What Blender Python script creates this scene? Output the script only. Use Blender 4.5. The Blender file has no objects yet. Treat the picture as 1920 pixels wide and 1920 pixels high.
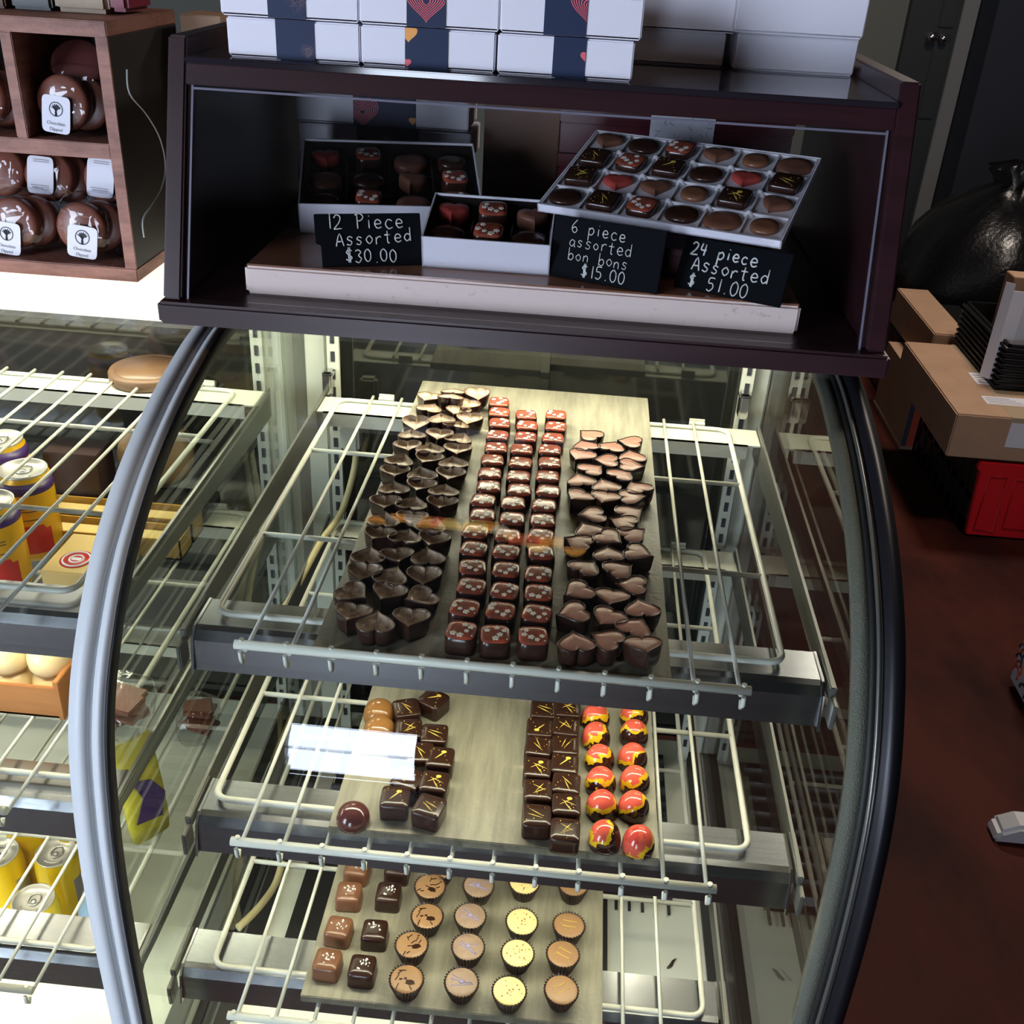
import bpy, bmesh, math, random
from mathutils import Matrix, Vector
random.seed(7)
S = bpy.context.scene
COL = S.collection
PI = math.pi

# ------------------------------------------------------------------ camera
RX, RY, RZ = .5118, .0521, .0582
FPX = 1949.6
CAM = Vector((.1996, -.6994, .5417))
_B = Matrix(((1, 0, 0), (0, 0, -1), (0, 1, 0)))
_Rx = Matrix(((1, 0, 0), (0, math.cos(RX), -math.sin(RX)), (0, math.sin(RX), math.cos(RX))))
_Ry = Matrix(((math.cos(RY), 0, math.sin(RY)), (0, 1, 0), (-math.sin(RY), 0, math.cos(RY))))
_Rz = Matrix(((math.cos(RZ), -math.sin(RZ), 0), (math.sin(RZ), math.cos(RZ), 0), (0, 0, 1)))
CM = _Rz @ _Rx @ _Ry @ _B                      # world -> (right, down, forward)
cd = bpy.data.cameras.new('camera'); cam = bpy.data.objects.new('camera', cd); COL.objects.link(cam)
cd.sensor_width = 36; cd.lens = FPX / 1920 * 36; cd.clip_start = .02; cd.clip_end = 60
rot = Matrix((CM[0], -CM[1], -CM[2])).transposed()
cam.matrix_world = Matrix.Translation(CAM) @ rot.to_4x4()
S.camera = cam


def at(u, v, X=None, Y=None, Z=None):
    """the point of the photograph's pixel (1920 frame) on a plane of the room"""
    d = CM.transposed() @ Vector(((u - 960) / FPX, (v - 960) / FPX, 1))
    if X is not None: t = (X - CAM.x) / d.x
    elif Y is not None: t = (Y - CAM.y) / d.y
    else: t = (Z - CAM.z) / d.z
    return CAM + d * t


# ------------------------------------------------------------------ world, light, exposure
W = bpy.data.worlds.new('daylight'); S.world = W; W.use_nodes = True
W.node_tree.nodes['Background'].inputs[0].default_value = (.72, .82, 1.0, 1)
W.node_tree.nodes['Background'].inputs[1].default_value = 21.0
S.view_settings.view_transform = 'Standard'; S.view_settings.look = 'None'
S.view_settings.gamma = 1; S.view_settings.use_curve_mapping = False
S.view_settings.exposure = 0.0
S.cycles.transparent_max_bounces = 40
S.cycles.max_bounces = 10; S.cycles.glossy_bounces = 6; S.cycles.diffuse_bounces = 4
S.cycles.sample_clamp_indirect = 4.0
S.cycles.caustics_reflective = False; S.cycles.caustics_refractive = False


def area(name, loc, rot, sx, sy, power, col, portal=False, parent=None, off=(0, 0, 0)):
    l = bpy.data.lights.new(name, 'AREA'); l.shape = 'RECTANGLE'; l.size = sx; l.size_y = sy
    l.energy = power; l.color = col
    if portal: l.cycles.is_portal = True
    o = bpy.data.objects.new(name, l); COL.objects.link(o)
    o.location = Vector(loc) - Vector(off); o.rotation_euler = rot
    if parent: o.parent = parent
    return o


FRONT_Y = -3.2
OPEN = [(-.80, -.24, -1.02, .30), (-4.1, -2.2, -.6, 1.75)]           # door glass and shop window in the front wall (x0,x1,z0,z1)
for x0, x1, z0, z1 in OPEN:
    area('daylight_portal', ((x0 + x1) / 2, FRONT_Y + .12, (z0 + z1) / 2), (PI / 2, 0, 0), x1 - x0, z1 - z0, 1, (1, 1, 1), portal=True)
LED = (1.0, .93, .70)
P_TOP, P_BAR = 2.5, 1.35
for x, y, p in ((1.5, 1.3, 20), (1.6, 3.0, 34)):            # unseen fill lights added under the ceiling to brighten the aisle beside the case
    area('aisle_fill', (x, y, 1.88), (0, 0, 0), .35, .35, p, (1, .86, .74))

# ------------------------------------------------------------------ materials
MATS = {}


def mat(name, col, rough=.5, metal=0.0, spec=.5, coat=0.0, noise=None, bump=None, emit=None):
    """noise = (scale xyz, colour, amount); bump = (scale, strength)"""
    if name in MATS: return MATS[name]
    m = bpy.data.materials.new(name); m.use_nodes = True; nt = m.node_tree; b = nt.nodes['Principled BSDF']
    b.inputs['Base Color'].default_value = (*col, 1); b.inputs['Roughness'].default_value = rough
    b.inputs['Metallic'].default_value = metal; b.inputs['Specular IOR Level'].default_value = spec
    b.inputs['Coat Weight'].default_value = coat
    if noise or bump:
        tc = nt.nodes.new('ShaderNodeTexCoord')
    if noise:
        sc, c2, lo, hi = noise
        mp = nt.nodes.new('ShaderNodeMapping'); mp.inputs['Scale'].default_value = sc
        nt.links.new(tc.outputs['Object'], mp.inputs['Vector'])
        n = nt.nodes.new('ShaderNodeTexNoise'); n.inputs['Scale'].default_value = 1; n.inputs['Detail'].default_value = 6
        n.inputs['Roughness'].default_value = .65
        nt.links.new(mp.outputs[0], n.inputs['Vector'])
        r = nt.nodes.new('ShaderNodeValToRGB'); r.color_ramp.elements[0].position = lo; r.color_ramp.elements[1].position = hi
        r.color_ramp.elements[0].color = (*c2, 1); r.color_ramp.elements[1].color = (*col, 1)
        nt.links.new(n.outputs['Fac'], r.inputs[0]); nt.links.new(r.outputs[0], b.inputs['Base Color'])
    if bump:
        n = nt.nodes.new('ShaderNodeTexNoise'); n.inputs['Scale'].default_value = bump[0]; n.inputs['Detail'].default_value = 4
        nt.links.new(tc.outputs['Object'], n.inputs['Vector'])
        bp = nt.nodes.new('ShaderNodeBump'); bp.inputs['Strength'].default_value = bump[1]; bp.inputs['Distance'].default_value = .002
        nt.links.new(n.outputs['Fac'], bp.inputs['Height']); nt.links.new(bp.outputs[0], b.inputs['Normal'])
    if emit:
        b.inputs['Emission Color'].default_value = (*emit[0], 1); b.inputs['Emission Strength'].default_value = emit[1]
    MATS[name] = m
    return m


def glass(name, tint=(.97, 1, .98), f0=.04, rough=0.0, crinkle=None):
    if name in MATS: return MATS[name]
    m = bpy.data.materials.new(name); m.use_nodes = True; nt = m.node_tree; nt.nodes.clear()
    out = nt.nodes.new('ShaderNodeOutputMaterial'); mx = nt.nodes.new('ShaderNodeMixShader')
    tr = nt.nodes.new('ShaderNodeBsdfTransparent'); tr.inputs[0].default_value = (*tint, 1)
    gl = nt.nodes.new('ShaderNodeBsdfGlossy'); gl.inputs['Roughness'].default_value = rough
    g = nt.nodes.new('ShaderNodeNewGeometry')
    nsock = g.outputs['Normal']
    if crinkle:
        tc = nt.nodes.new('ShaderNodeTexCoord'); n = nt.nodes.new('ShaderNodeTexNoise'); n.inputs['Scale'].default_value = crinkle[0]
        n.inputs['Detail'].default_value = 2
        nt.links.new(tc.outputs['Object'], n.inputs['Vector'])
        bp = nt.nodes.new('ShaderNodeBump'); bp.inputs['Strength'].default_value = 1; bp.inputs['Distance'].default_value = crinkle[1]
        nt.links.new(n.outputs['Fac'], bp.inputs['Height']); nt.links.new(bp.outputs[0], gl.inputs['Normal']); nsock = bp.outputs[0]
    d = nt.nodes.new('ShaderNodeVectorMath'); d.operation = 'DOT_PRODUCT'
    nt.links.new(nsock, d.inputs[0]); nt.links.new(g.outputs['Incoming'], d.inputs[1])

    def mth(op, a, b=None):
        k = nt.nodes.new('ShaderNodeMath'); k.operation = op
        for i, x in enumerate((a, b)):
            if x is None: continue
            if isinstance(x, (int, float)): k.inputs[i].default_value = x
            else: nt.links.new(x, k.inputs[i])
        return k.outputs[0]
    c = mth('ABSOLUTE', d.outputs['Value']); p = mth('POWER', mth('SUBTRACT', 1.0, c), 5.0)
    f = mth('ADD', mth('MULTIPLY', p, 1 - f0), f0)
    nt.links.new(f, mx.inputs[0]); nt.links.new(tr.outputs[0], mx.inputs[1]); nt.links.new(gl.outputs[0], mx.inputs[2])
    nt.links.new(mx.outputs[0], out.inputs[0])
    MATS[name] = m
    return m


def swirl(name, cols, thr):
    """painted chocolate: red over the crown, a yellow stroke, bare dark chocolate low on one side; every piece differs"""
    m = mat(name, cols[0], .12, spec=.6); nt = m.node_tree; b = nt.nodes['Principled BSDF']
    tc = nt.nodes.new('ShaderNodeTexCoord'); oi = nt.nodes.new('ShaderNodeObjectInfo')

    def mth(op, *a):
        k = nt.nodes.new('ShaderNodeMath'); k.operation = op
        for i, x in enumerate(a):
            if isinstance(x, (int, float)): k.inputs[i].default_value = x
            else: nt.links.new(x, k.inputs[i])
        return k.outputs[0]
    off = mth('MULTIPLY', oi.outputs['Random'], 60.0)
    cx = nt.nodes.new('ShaderNodeCombineXYZ')
    for i in range(3): nt.links.new(off, cx.inputs[i])
    ad = nt.nodes.new('ShaderNodeVectorMath'); ad.operation = 'MULTIPLY_ADD'; ad.inputs[1].default_value = (75, 75, 75)
    nt.links.new(tc.outputs['Object'], ad.inputs[0]); nt.links.new(cx.outputs[0], ad.inputs[2])
    n = nt.nodes.new('ShaderNodeTexNoise'); n.inputs['Scale'].default_value = 1; n.inputs['Detail'].default_value = 3; n.inputs['Distortion'].default_value = .6
    nt.links.new(ad.outputs[0], n.inputs['Vector'])
    sx = nt.nodes.new('ShaderNodeSeparateXYZ'); nt.links.new(tc.outputs['Object'], sx.inputs[0])
    v = mth('ADD', mth('MULTIPLY', sx.outputs['Z'], 19.0), mth('MULTIPLY', sx.outputs['X'], 13.0))
    v = mth('ADD', v, mth('MULTIPLY', n.outputs['Fac'], .62))
    v = mth('ADD', v, mth('MULTIPLY', mth('SUBTRACT', oi.outputs['Random'], .5), .22))
    r = nt.nodes.new('ShaderNodeValToRGB'); r.color_ramp.interpolation = 'CONSTANT'; e = r.color_ramp.elements
    while len(e) < len(cols): e.new(.5)
    for i, (c, t) in enumerate(zip(cols, thr)): e[i].position = t; e[i].color = (*c, 1)
    nt.links.new(v, r.inputs[0]); nt.links.new(r.outputs[0], b.inputs['Base Color'])
    return m


G = glass('case_glass', f0=.075); GF = glass('front_glass', (.985, 1, .985)); GH = glass('hood_glass', (.985, .99, .995), .035)
FILM = glass('clear_film', (.95, .95, .96), .045, .06, (38, .0035)); DOORG = mat('smoked_glass', (.012, .013, .012), .06, spec=.9)
WHITE_M = mat('white_enamel', (.66, .67, .58), .3)
WIRE = mat('white_coated_wire', (.70, .70, .62), .32)
STEEL = mat('stainless_steel', (.43, .44, .46), .24, 1.0, noise=((3, 300, 300), (.35, .36, .38), .3, .7))
ARM = mat('bracket_steel', (.24, .24, .22), .38, .75)
ALU = mat('grey_aluminium', (.66, .69, .70), .5, .0)
EDGEM = mat('edge_metal', (.20, .20, .18), .3, .6)
BLACK = mat('black_enamel', (.007, .007, .010), .42)
RUBBER = mat('black_rubber', (.012, .012, .012), .6)
FOAM = mat('foam_tape', (.20, .20, .16), .75, bump=(900, 1.0))
HOODW = mat('dark_cherry_wood', (.034, .011, .014), .34, noise=((4, 60, 60), (.021, .007, .009), .3, .7))
HOODTOP = mat('gloss_dark_top', (.018, .014, .020), .08, spec=.7)
CUBBY = mat('reclaimed_wood', (.34, .155, .115), .6, noise=((14, 14, 60), (.17, .070, .05), .35, .65), bump=(90, .5))
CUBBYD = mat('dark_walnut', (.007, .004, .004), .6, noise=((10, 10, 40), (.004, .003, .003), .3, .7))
MARBLE = mat('rose_marble_edge', (.80, .64, .58), .55, noise=((55, 55, 75), (.45, .32, .27), .26, .40))
MARBLET = mat('rose_marble_top', (.30, .14, .085), .18, noise=((18, 30, 30), (.24, .105, .06), .3, .7))
SLATE = mat('grey_porcelain', (.30, .285, .22), .42, noise=((90, 9, 60), (.17, .16, .125), .30, .62), bump=(220, .25))
CARDW = mat('white_card', (.74, .72, .80), .55)
NAVY = mat('navy_paper', (.008, .018, .060), .5, spec=.25)
PINK = mat('pink_print', (.72, .10, .13), .5); ORANGE = mat('orange_print', (.80, .33, .06), .5); BRONZE = mat('bronze_print', (.24, .13, .10), .5)
SLATEB = mat('chalkboard', (.005, .006, .008), .8, spec=.06); CHALK = mat('chalk', (.70, .70, .68), .9)
DARKC = mat('dark_chocolate', (.030, .012, .008), .22, spec=.5)
INNER = mat('shell_inside', (.52, .39, .28), .32, noise=((120, 120, 120), (.17, .10, .065), .33, .52), bump=(160, .6))
RIM = mat('shell_rim', (.10, .05, .035), .3)
PINKF = mat('pink_chocolate', (.50, .235, .175), .36, noise=((40, 40, 40), (.40, .18, .13), .3, .7))
REDTOP = mat('red_print_top', (.42, .075, .035), .22, noise=((70, 70, 70), (.20, .06, .04), .35, .6))
PETAL = mat('white_print', (.80, .74, .66), .5)
MILK = mat('milk_chocolate', (.18, .078, .042), .25); CARAM = mat('caramel_chocolate', (.27, .125, .04), .15, spec=.6)
ROUGEC = mat('red_brown_chocolate', (.09, .022, .018), .15, spec=.6)
GOLD = mat('yellow_cocoa_butter', (.70, .50, .08), .3); SALT = mat('salt', (.85, .80, .75), .5)
TANF = mat('tan_filling', (.31, .175, .085), .42); GREYF = mat('greyish_filling', (.34, .235, .165), .5, noise=((200, 200, 200), (.25, .17, .125), .3, .7))
CREAMF = mat('cream_filling', (.85, .66, .30), .5); CHIP = mat('rust_chip', (.42, .15, .03), .5); BLUEP = mat('lavender_drizzle', (.30, .27, .46), .5)
CUPM = mat('dark_paper_cup', (.030, .014, .010), .35)
SWIRL = swirl('swirled_red_yellow', [(.030, .010, .008), (.72, .44, .015), (.64, .10, .065), (.55, .06, .045)], (0, .53, .64, .88))
TRAYB = mat('black_plastic', (.012, .008, .008), .25); TRAYW = mat('white_plastic', (.62, .60, .64), .4)
KRAFT = mat('kraft_card', (.47, .30, .195), .7, noise=((8, 8, 8), (.40, .25, .16), .3, .7)); TAPE = mat('packing_tape', (.46, .36, .25), .2)
PAPER = mat('white_paper', (.72, .72, .80), .6); INK = mat('ink', (.03, .03, .04), .6); GREYINK = mat('grey_ink', (.22, .22, .26), .6)
YELLOW = mat('yellow_can', (.78, .56, .01), .25, .2); ORCAN = mat('golden_can', (.80, .45, .01), .3, .15); CANTOP = mat('can_lid', (.58, .57, .53), .35, .55)
REDP = mat('red_plastic', (.62, .012, .018), .4); ORCAR = mat('orange_carton', (.72, .10, .05), .5); REDPR = mat('red_label', (.50, .02, .015), .4)
PURPLE = mat('purple_band', (.05, .02, .12), .35)
COOKIE = mat('chocolate_cookie', (.20, .065, .042), .35); COOKIER = mat('ruby_cookie', (.17, .05, .045), .4)
CREAMR = mat('cream_icing', (.85, .66, .36), .25); AMBER = mat('amber_wood', (.52, .22, .07), .5, noise=((6, 40, 40), (.42, .16, .05), .3, .7))
CREAMB = mat('cream_card', (.66, .50, .20), .45); GOLDB = mat('gold_tray', (.46, .27, .04), .4); TANW = mat('pale_wood', (.16, .085, .042), .5, noise=((30, 6, 30), (.11, .058, .03), .3, .7))
BAGBLK = mat('black_bag', (.005, .005, .006), .26, bump=(60, 1.0)); BLKPL = mat('black_ribbed_plastic', (.010, .010, .011), .35)
WATER = glass('bottle_plastic', (.72, .86, .95), .06); BLUEL = mat('blue_label', (.10, .25, .42), .4)
CABLE = mat('yellowed_cable', (.62, .54, .30), .5); CHROME = mat('chrome', (.75, .75, .75), .12, 1.0)
MAROON = mat('maroon_box', (.060, .008, .014), .3); BROWNW = mat('brown_wood', (.16, .075, .04), .5, noise=((20, 6, 60), (.11, .05, .027), .3, .7))
FLOORM = mat('stained_floor', (.075, .016, .010), .6, spec=.12, noise=((3.2, 1.6, 1), (.024, .006, .005), .36, .62), bump=(30, .3))
WALLG = mat('olive_grey_paint', (.12, .12, .10), .7); DOORM = mat('charcoal_paint', (.020, .023, .025), .5); FRAMEM = mat('grey_trim_paint', (.16, .16, .155), .6)
NAVYW = mat('dark_navy_paint', (.010, .013, .022), .7); CEILM = mat('dark_ceiling_paint', (.05, .048, .045), .8); FRONTW = mat('front_wall_paint', (.10, .085, .07), .8)
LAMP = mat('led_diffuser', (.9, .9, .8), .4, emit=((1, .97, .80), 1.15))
DECKM = mat('pale_deck', (.76, .79, .70), .35); PANG = mat('grey_panel', (.40, .40, .37), .4)


# ------------------------------------------------------------------ mesh building
class MB:
    def __init__(s): s.bm = bmesh.new(); s.mi = 0

    def box(s, a, b, M=None):
        x0, y0, z0 = a; x1, y1, z1 = b
        vs = [s.bm.verts.new((x, y, z)) for z in (z0, z1) for y in (y0, y1) for x in (x0, x1)]
        for f in ((0, 2, 3, 1), (4, 5, 7, 6), (0, 1, 5, 4), (2, 6, 7, 3), (1, 3, 7, 5), (0, 4, 6, 2)):
            s.bm.faces.new([vs[i] for i in f]).material_index = s.mi
        if M is not None: bmesh.ops.transform(s.bm, matrix=M, verts=vs)
        return s

    def tube(s, pts, r, n=8, closed=False, taper=None):
        pts = [Vector(p) for p in pts]; N = len(pts); rings = []
        prev = None
        for i, p in enumerate(pts):
            if closed: t = (pts[(i + 1) % N] - pts[i - 1])
            else: t = pts[min(i + 1, N - 1)] - pts[max(i - 1, 0)]
            t.normalize()
            if prev is None:
                a = Vector((0, 0, 1)) if abs(t.z) < .9 else Vector((1, 0, 0))
                u = t.cross(a).normalized()
            else:
                u = (prev - t * prev.dot(t)).normalized()
            prev = u; w = t.cross(u)
            rr = r * (taper[i] if taper else 1)
            rings.append([s.bm.verts.new(p + (u * math.cos(k * 2 * PI / n) + w * math.sin(k * 2 * PI / n)) * rr) for k in range(n)])
        for i in range(N if closed else N - 1):
            A, B = rings[i], rings[(i + 1) % N]
            for k in range(n):
                f = s.bm.faces.new((A[k], A[(k + 1) % n], B[(k + 1) % n], B[k])); f.smooth = True; f.material_index = s.mi
        if not closed:
            for f in (s.bm.faces.new(rings[0][::-1]), s.bm.faces.new(rings[-1])): f.material_index = s.mi
        return s

    def loft(s, rings, cap0=True, cap1=True, smooth=True, M=None):
        R = [[s.bm.verts.new(p) for p in r] for r in rings]; n = len(R[0])
        for A, B in zip(R, R[1:]):
            for k in range(n):
                f = s.bm.faces.new((A[k], A[(k + 1) % n], B[(k + 1) % n], B[k])); f.smooth = smooth; f.material_index = s.mi
        if cap0: s.bm.faces.new(R[0][::-1]).material_index = s.mi
        if cap1:
            f = s.bm.faces.new(R[-1]); f.material_index = s.mi
        if M is not None: bmesh.ops.transform(s.bm, matrix=M, verts=[v for r in R for v in r])
        return s

    def strip(s, rows):
        R = [[s.bm.verts.new(p) for p in r] for r in rows]
        for A, B in zip(R, R[1:]):
            for k in range(len(A) - 1):
                f = s.bm.faces.new((A[k], A[k + 1], B[k + 1], B[k])); f.smooth = True
        return s

    def lathe(s, prof, n=32, c=(0, 0, 0), M=None, cap0=True, cap1=True):
        return s.loft([[(c[0] + r * math.cos(2 * PI * k / n), c[1] + r * math.sin(2 * PI * k / n), c[2] + z) for k in range(n)] for r, z in prof], cap0, cap1, M=M)

    def prism(s, poly, axis, a, b, M=None, smooth=False):
        """poly in the other two axes, extruded along axis from a to b"""
        def P(q, t):
            if axis == 'x': return (t, q[0], q[1])
            if axis == 'y': return (q[0], t, q[1])
            return (q[0], q[1], t)
        return s.loft([[P(q, a) for q in poly], [P(q, b) for q in poly]], smooth=smooth, M=M)

    def build(s, name, m, parent=None, off=(0, 0, 0), bevel=0, seg=2):
        bmesh.ops.recalc_face_normals(s.bm, faces=s.bm.faces)
        if bevel:
            es = [e for e in s.bm.edges if len(e.link_faces) == 2 and e.calc_face_angle(0) > .6]
            bmesh.ops.bevel(s.bm, geom=es, offset=bevel, segments=seg, affect='EDGES', clamp_overlap=True)
        if any(off): bmesh.ops.translate(s.bm, vec=-Vector(off), verts=s.bm.verts)
        me = bpy.data.meshes.new(name); s.bm.to_mesh(me); s.bm.free()
        for x in (m if isinstance(m, (list, tuple)) else [m]): me.materials.append(x)
        o = bpy.data.objects.new(name, me); COL.objects.link(o)
        if parent: o.parent = parent
        return o


def bx(name, m, a, b, parent=None, off=(0, 0, 0), bevel=0):
    return MB().box(a, b).build(name, m, parent, off, bevel)


def tag(o, label=None, cat=None, group=None, kind=None):
    if label: o['label'] = label
    if cat: o['category'] = cat
    if group: o['group'] = group
    if kind: o['kind'] = kind
    return o


def thing(name, label, cat, loc=(0, 0, 0), group=None, M=None):
    o = bpy.data.objects.new(name, None); COL.objects.link(o); o.empty_display_size = .02
    if M is not None: o.matrix_world = M
    else: o.location = loc
    return tag(o, label, cat, group)


def dup(root, M, label, group=None):
    r = root.copy(); COL.objects.link(r); r.matrix_world = M; r['label'] = label
    if group: r['group'] = group
    for ch in list(root.children):
        c = ch.copy(); COL.objects.link(c); c.parent = r
        for g in list(ch.children):
            d = g.copy(); COL.objects.link(d); d.parent = c
    return r


def struct(o, label=None, cat=None):
    o['kind'] = 'structure'
    return tag(o, label, cat)


def ZR(a): return Matrix.Rotation(a, 4, 'Z')


def TR(x, y, z, yaw=0, tilt=0, roll=0):
    return Matrix.Translation((x, y, z)) @ ZR(yaw) @ Matrix.Rotation(tilt, 4, 'X') @ Matrix.Rotation(roll, 4, 'Y')


def catmull(P, n=6):
    out = []
    for i in range(len(P) - 1):
        p0 = P[max(i - 1, 0)]; p1 = P[i]; p2 = P[i + 1]; p3 = P[min(i + 2, len(P) - 1)]
        for k in range(n):
            t = k / n
            out.append(tuple(.5 * ((2 * b) + (c - a) * t + (2 * a - 5 * b + 4 * c - d) * t * t + (3 * b - a - 3 * c + d) * t ** 3) for a, b, c, d in zip(p0, p1, p2, p3)))
    out.append(tuple(P[-1]))
    return out


# ------------------------------------------------------------------ the room
FZ = -1.06
struct(bx('floor', FLOORM, (-4.2, FRONT_Y - .12, FZ - .1), (3.6, 7.2, FZ)), 'dark red-brown stained floor beside the display case', 'floor')
struct(bx('ceiling', CEILM, (-4.2, FRONT_Y - .12, 1.9), (3.6, 7.2, 2.0)), 'dark ceiling above the shop', 'ceiling')
struct(bx('wall_left', FRONTW, (-4.3, FRONT_Y - .12, FZ), (-4.2, 7.2, 1.9)), 'left wall of the shop', 'wall')
struct(bx('wall_right', NAVYW, (3.6, FRONT_Y - .12, FZ), (3.7, 7.2, 1.9)), 'right wall of the shop', 'wall')
f = MB()
for a, b in ((-4.2, -4.1), (-2.2, -.8), (-.24, 3.6)): f.box((a, FRONT_Y - .1, FZ), (b, FRONT_Y, 1.9))
for x0, x1, z0, z1 in OPEN:
    f.box((x0, FRONT_Y - .1, FZ), (x1, FRONT_Y, z0)); f.box((x0, FRONT_Y - .1, z1), (x1, FRONT_Y, 1.9))
struct(f.build('wall_front', FRONTW), 'shop front wall behind the photographer', 'wall')
for i, (x0, x1, z0, z1) in enumerate(OPEN):
    w = MB(); t = .03
    for a, b in (((x0, z0), (x1, z0 + t)), ((x0, z1 - t), (x1, z1)), ((x0, z0), (x0 + t, z1)), ((x1 - t, z0), (x1, z1))):
        w.box((a[0], FRONT_Y - .08, a[1]), (b[0], FRONT_Y - .02, b[1]))
    if i == 0:
        for k in range(7): z = z0 + (k + 1) * (z1 - z0) / 8; w.box((x0, FRONT_Y - .06, z), (x1, FRONT_Y - .05, z + .012))
    struct(w.build('window_%d' % (i + 1), FRAMEM), ('glazed door pane with thin horizontal bars' if i == 0 else 'large shop front window'), 'window')
WB = 5.5
struct(bx('wall_back', WALLG, (-4.2, WB, FZ), (3.6, WB + .1, 1.9)), 'olive grey wall at the back of the shop', 'wall')
d1 = bx('door_1', DOORM, (1.80, WB - .06, FZ), (2.05, WB, 1.2)); struct(d1, 'charcoal panelled door with a chrome knob', 'door')
p = MB()
for z0, z1 in ((-.95, -.35), (-.25, .12), (.2, 1.1)):
    p.box((1.955, WB - .075, z0), (2.035, WB - .06, z1))
p.build('door_panel', DOORM, d1, bevel=.004)
k = MB().lathe([(.018, 0), (.018, .01), (.008, .02), (.008, .035), (.022, .045), (.026, .06), (.018, .072), (.001, .075)], 20, M=Matrix.Translation((1.925, WB - .06, .155)) @ Matrix.Rotation(PI / 2, 4, 'X'))
k.lathe([(.018, 0), (.018, .01), (.008, .02), (.008, .035), (.020, .045), (.022, .06), (.014, .07), (.001, .072)], 20, M=Matrix.Translation((1.985, WB - .06, .150)) @ Matrix.Rotation(PI / 2, 4, 'X'))
k.build('door_knob', CHROME, d1)
struct(bx('trim_1', FRAMEM, (2.055, WB - .09, FZ), (2.135, WB, 1.2), bevel=.004), 'light grey door frame strip', 'door frame')
struct(bx('wall_niche', NAVYW, (2.14, WB - .35, FZ), (3.5, WB - .02, 1.2)), 'dark navy wall section right of the door frame', 'wall')

GLOW = [mat('amber_glow', (.8, .4, .1), .4, emit=((1, .42, .08), 3.2)), mat('yellow_glow', (.8, .6, .2), .4, emit=((1, .68, .20), 3.6)), mat('cream_glow', (.8, .7, .6), .4, emit=((1, .85, .66), 2.6)), mat('coral_glow', (.8, .2, .1), .4, emit=((1, .20, .08), 2.4))]
t = thing('added_lantern_garland', 'added string of small glowing lanterns over the case, unseen source of orange reflections', 'added lantern garland', (.02, -.02, 1.9))  # added out of view to give the curved glass its orange streaks
rnd = random.Random(4)
MB().tube([(-.24 + .06 * k, .04 + rnd.uniform(-.02, .02) - .015 * k, -.30 + .002 * (k - 4) ** 2) for k in range(9)], .002, 5).build('string', BLACK, t)
MB().tube([(-.24, .04, -.27), (-.26, .04, 0)], .002, 5).build('string', BLACK, t); MB().tube([(.24, -.08, -.27), (.26, -.08, 0)], .002, 5).build('string', BLACK, t)
for k in range(17):
    x = -.235 + .0285 * k; y = .05 - .006 * k + rnd.uniform(-.05, .05); r = rnd.uniform(.020, .040); z = -.345 + rnd.uniform(-.03, .03)
    L = MB().lathe([(.003, -r), (r * .7, -r * .75), (r, 0), (r * .7, r * .75), (.003, r), (.001, -z - .30 if -z - .30 > r else r + .004)], 18, (x, y, z)).build('lantern', GLOW[(0, 1, 0, 2, 0, 3, 1)[k % 7]], t)

# ------------------------------------------------------------------ the two curved glass display cases
PROF = catmull([(.335, .166), (.29, .163), (.24, .154), (.17, .136), (.10, .109), (.045, .077), (.008, .047), (-.024, .010), (-.048, -.027), (-.066, -.072), (-.078, -.130), (-.086, -.20), (-.090, -.30), (-.090, -.45), (-.090, -.64)], 7)


def offs(P, d):
    out = []
    for i, p in enumerate(P):
        a = P[max(i - 1, 0)]; b = P[min(i + 1, len(P) - 1)]
        t = Vector((b[0] - a[0], b[1] - a[1])).normalized()
        out.append((p[0] - t.y * d * -1, p[1] + t.x * d * -1) if False else (p[0] + t.y * d, p[1] - t.x * d))
    return out          # positive d = outward (towards the viewer)


def band(x0, x1, d0, d1, P=PROF):
    """a strip that follows the curved glass edge, from depth d0 to d1 along the normal"""
    A = offs(P, d0); B = offs(P, d1)
    m = MB()
    m.loft([[(x0, a[0], a[1]), (x1, a[0], a[1]), (x1, b[0], b[1]), (x0, b[0], b[1])] for a, b in zip(A, B)])
    return m


DEPTH = .64; DZ = -.62


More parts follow.
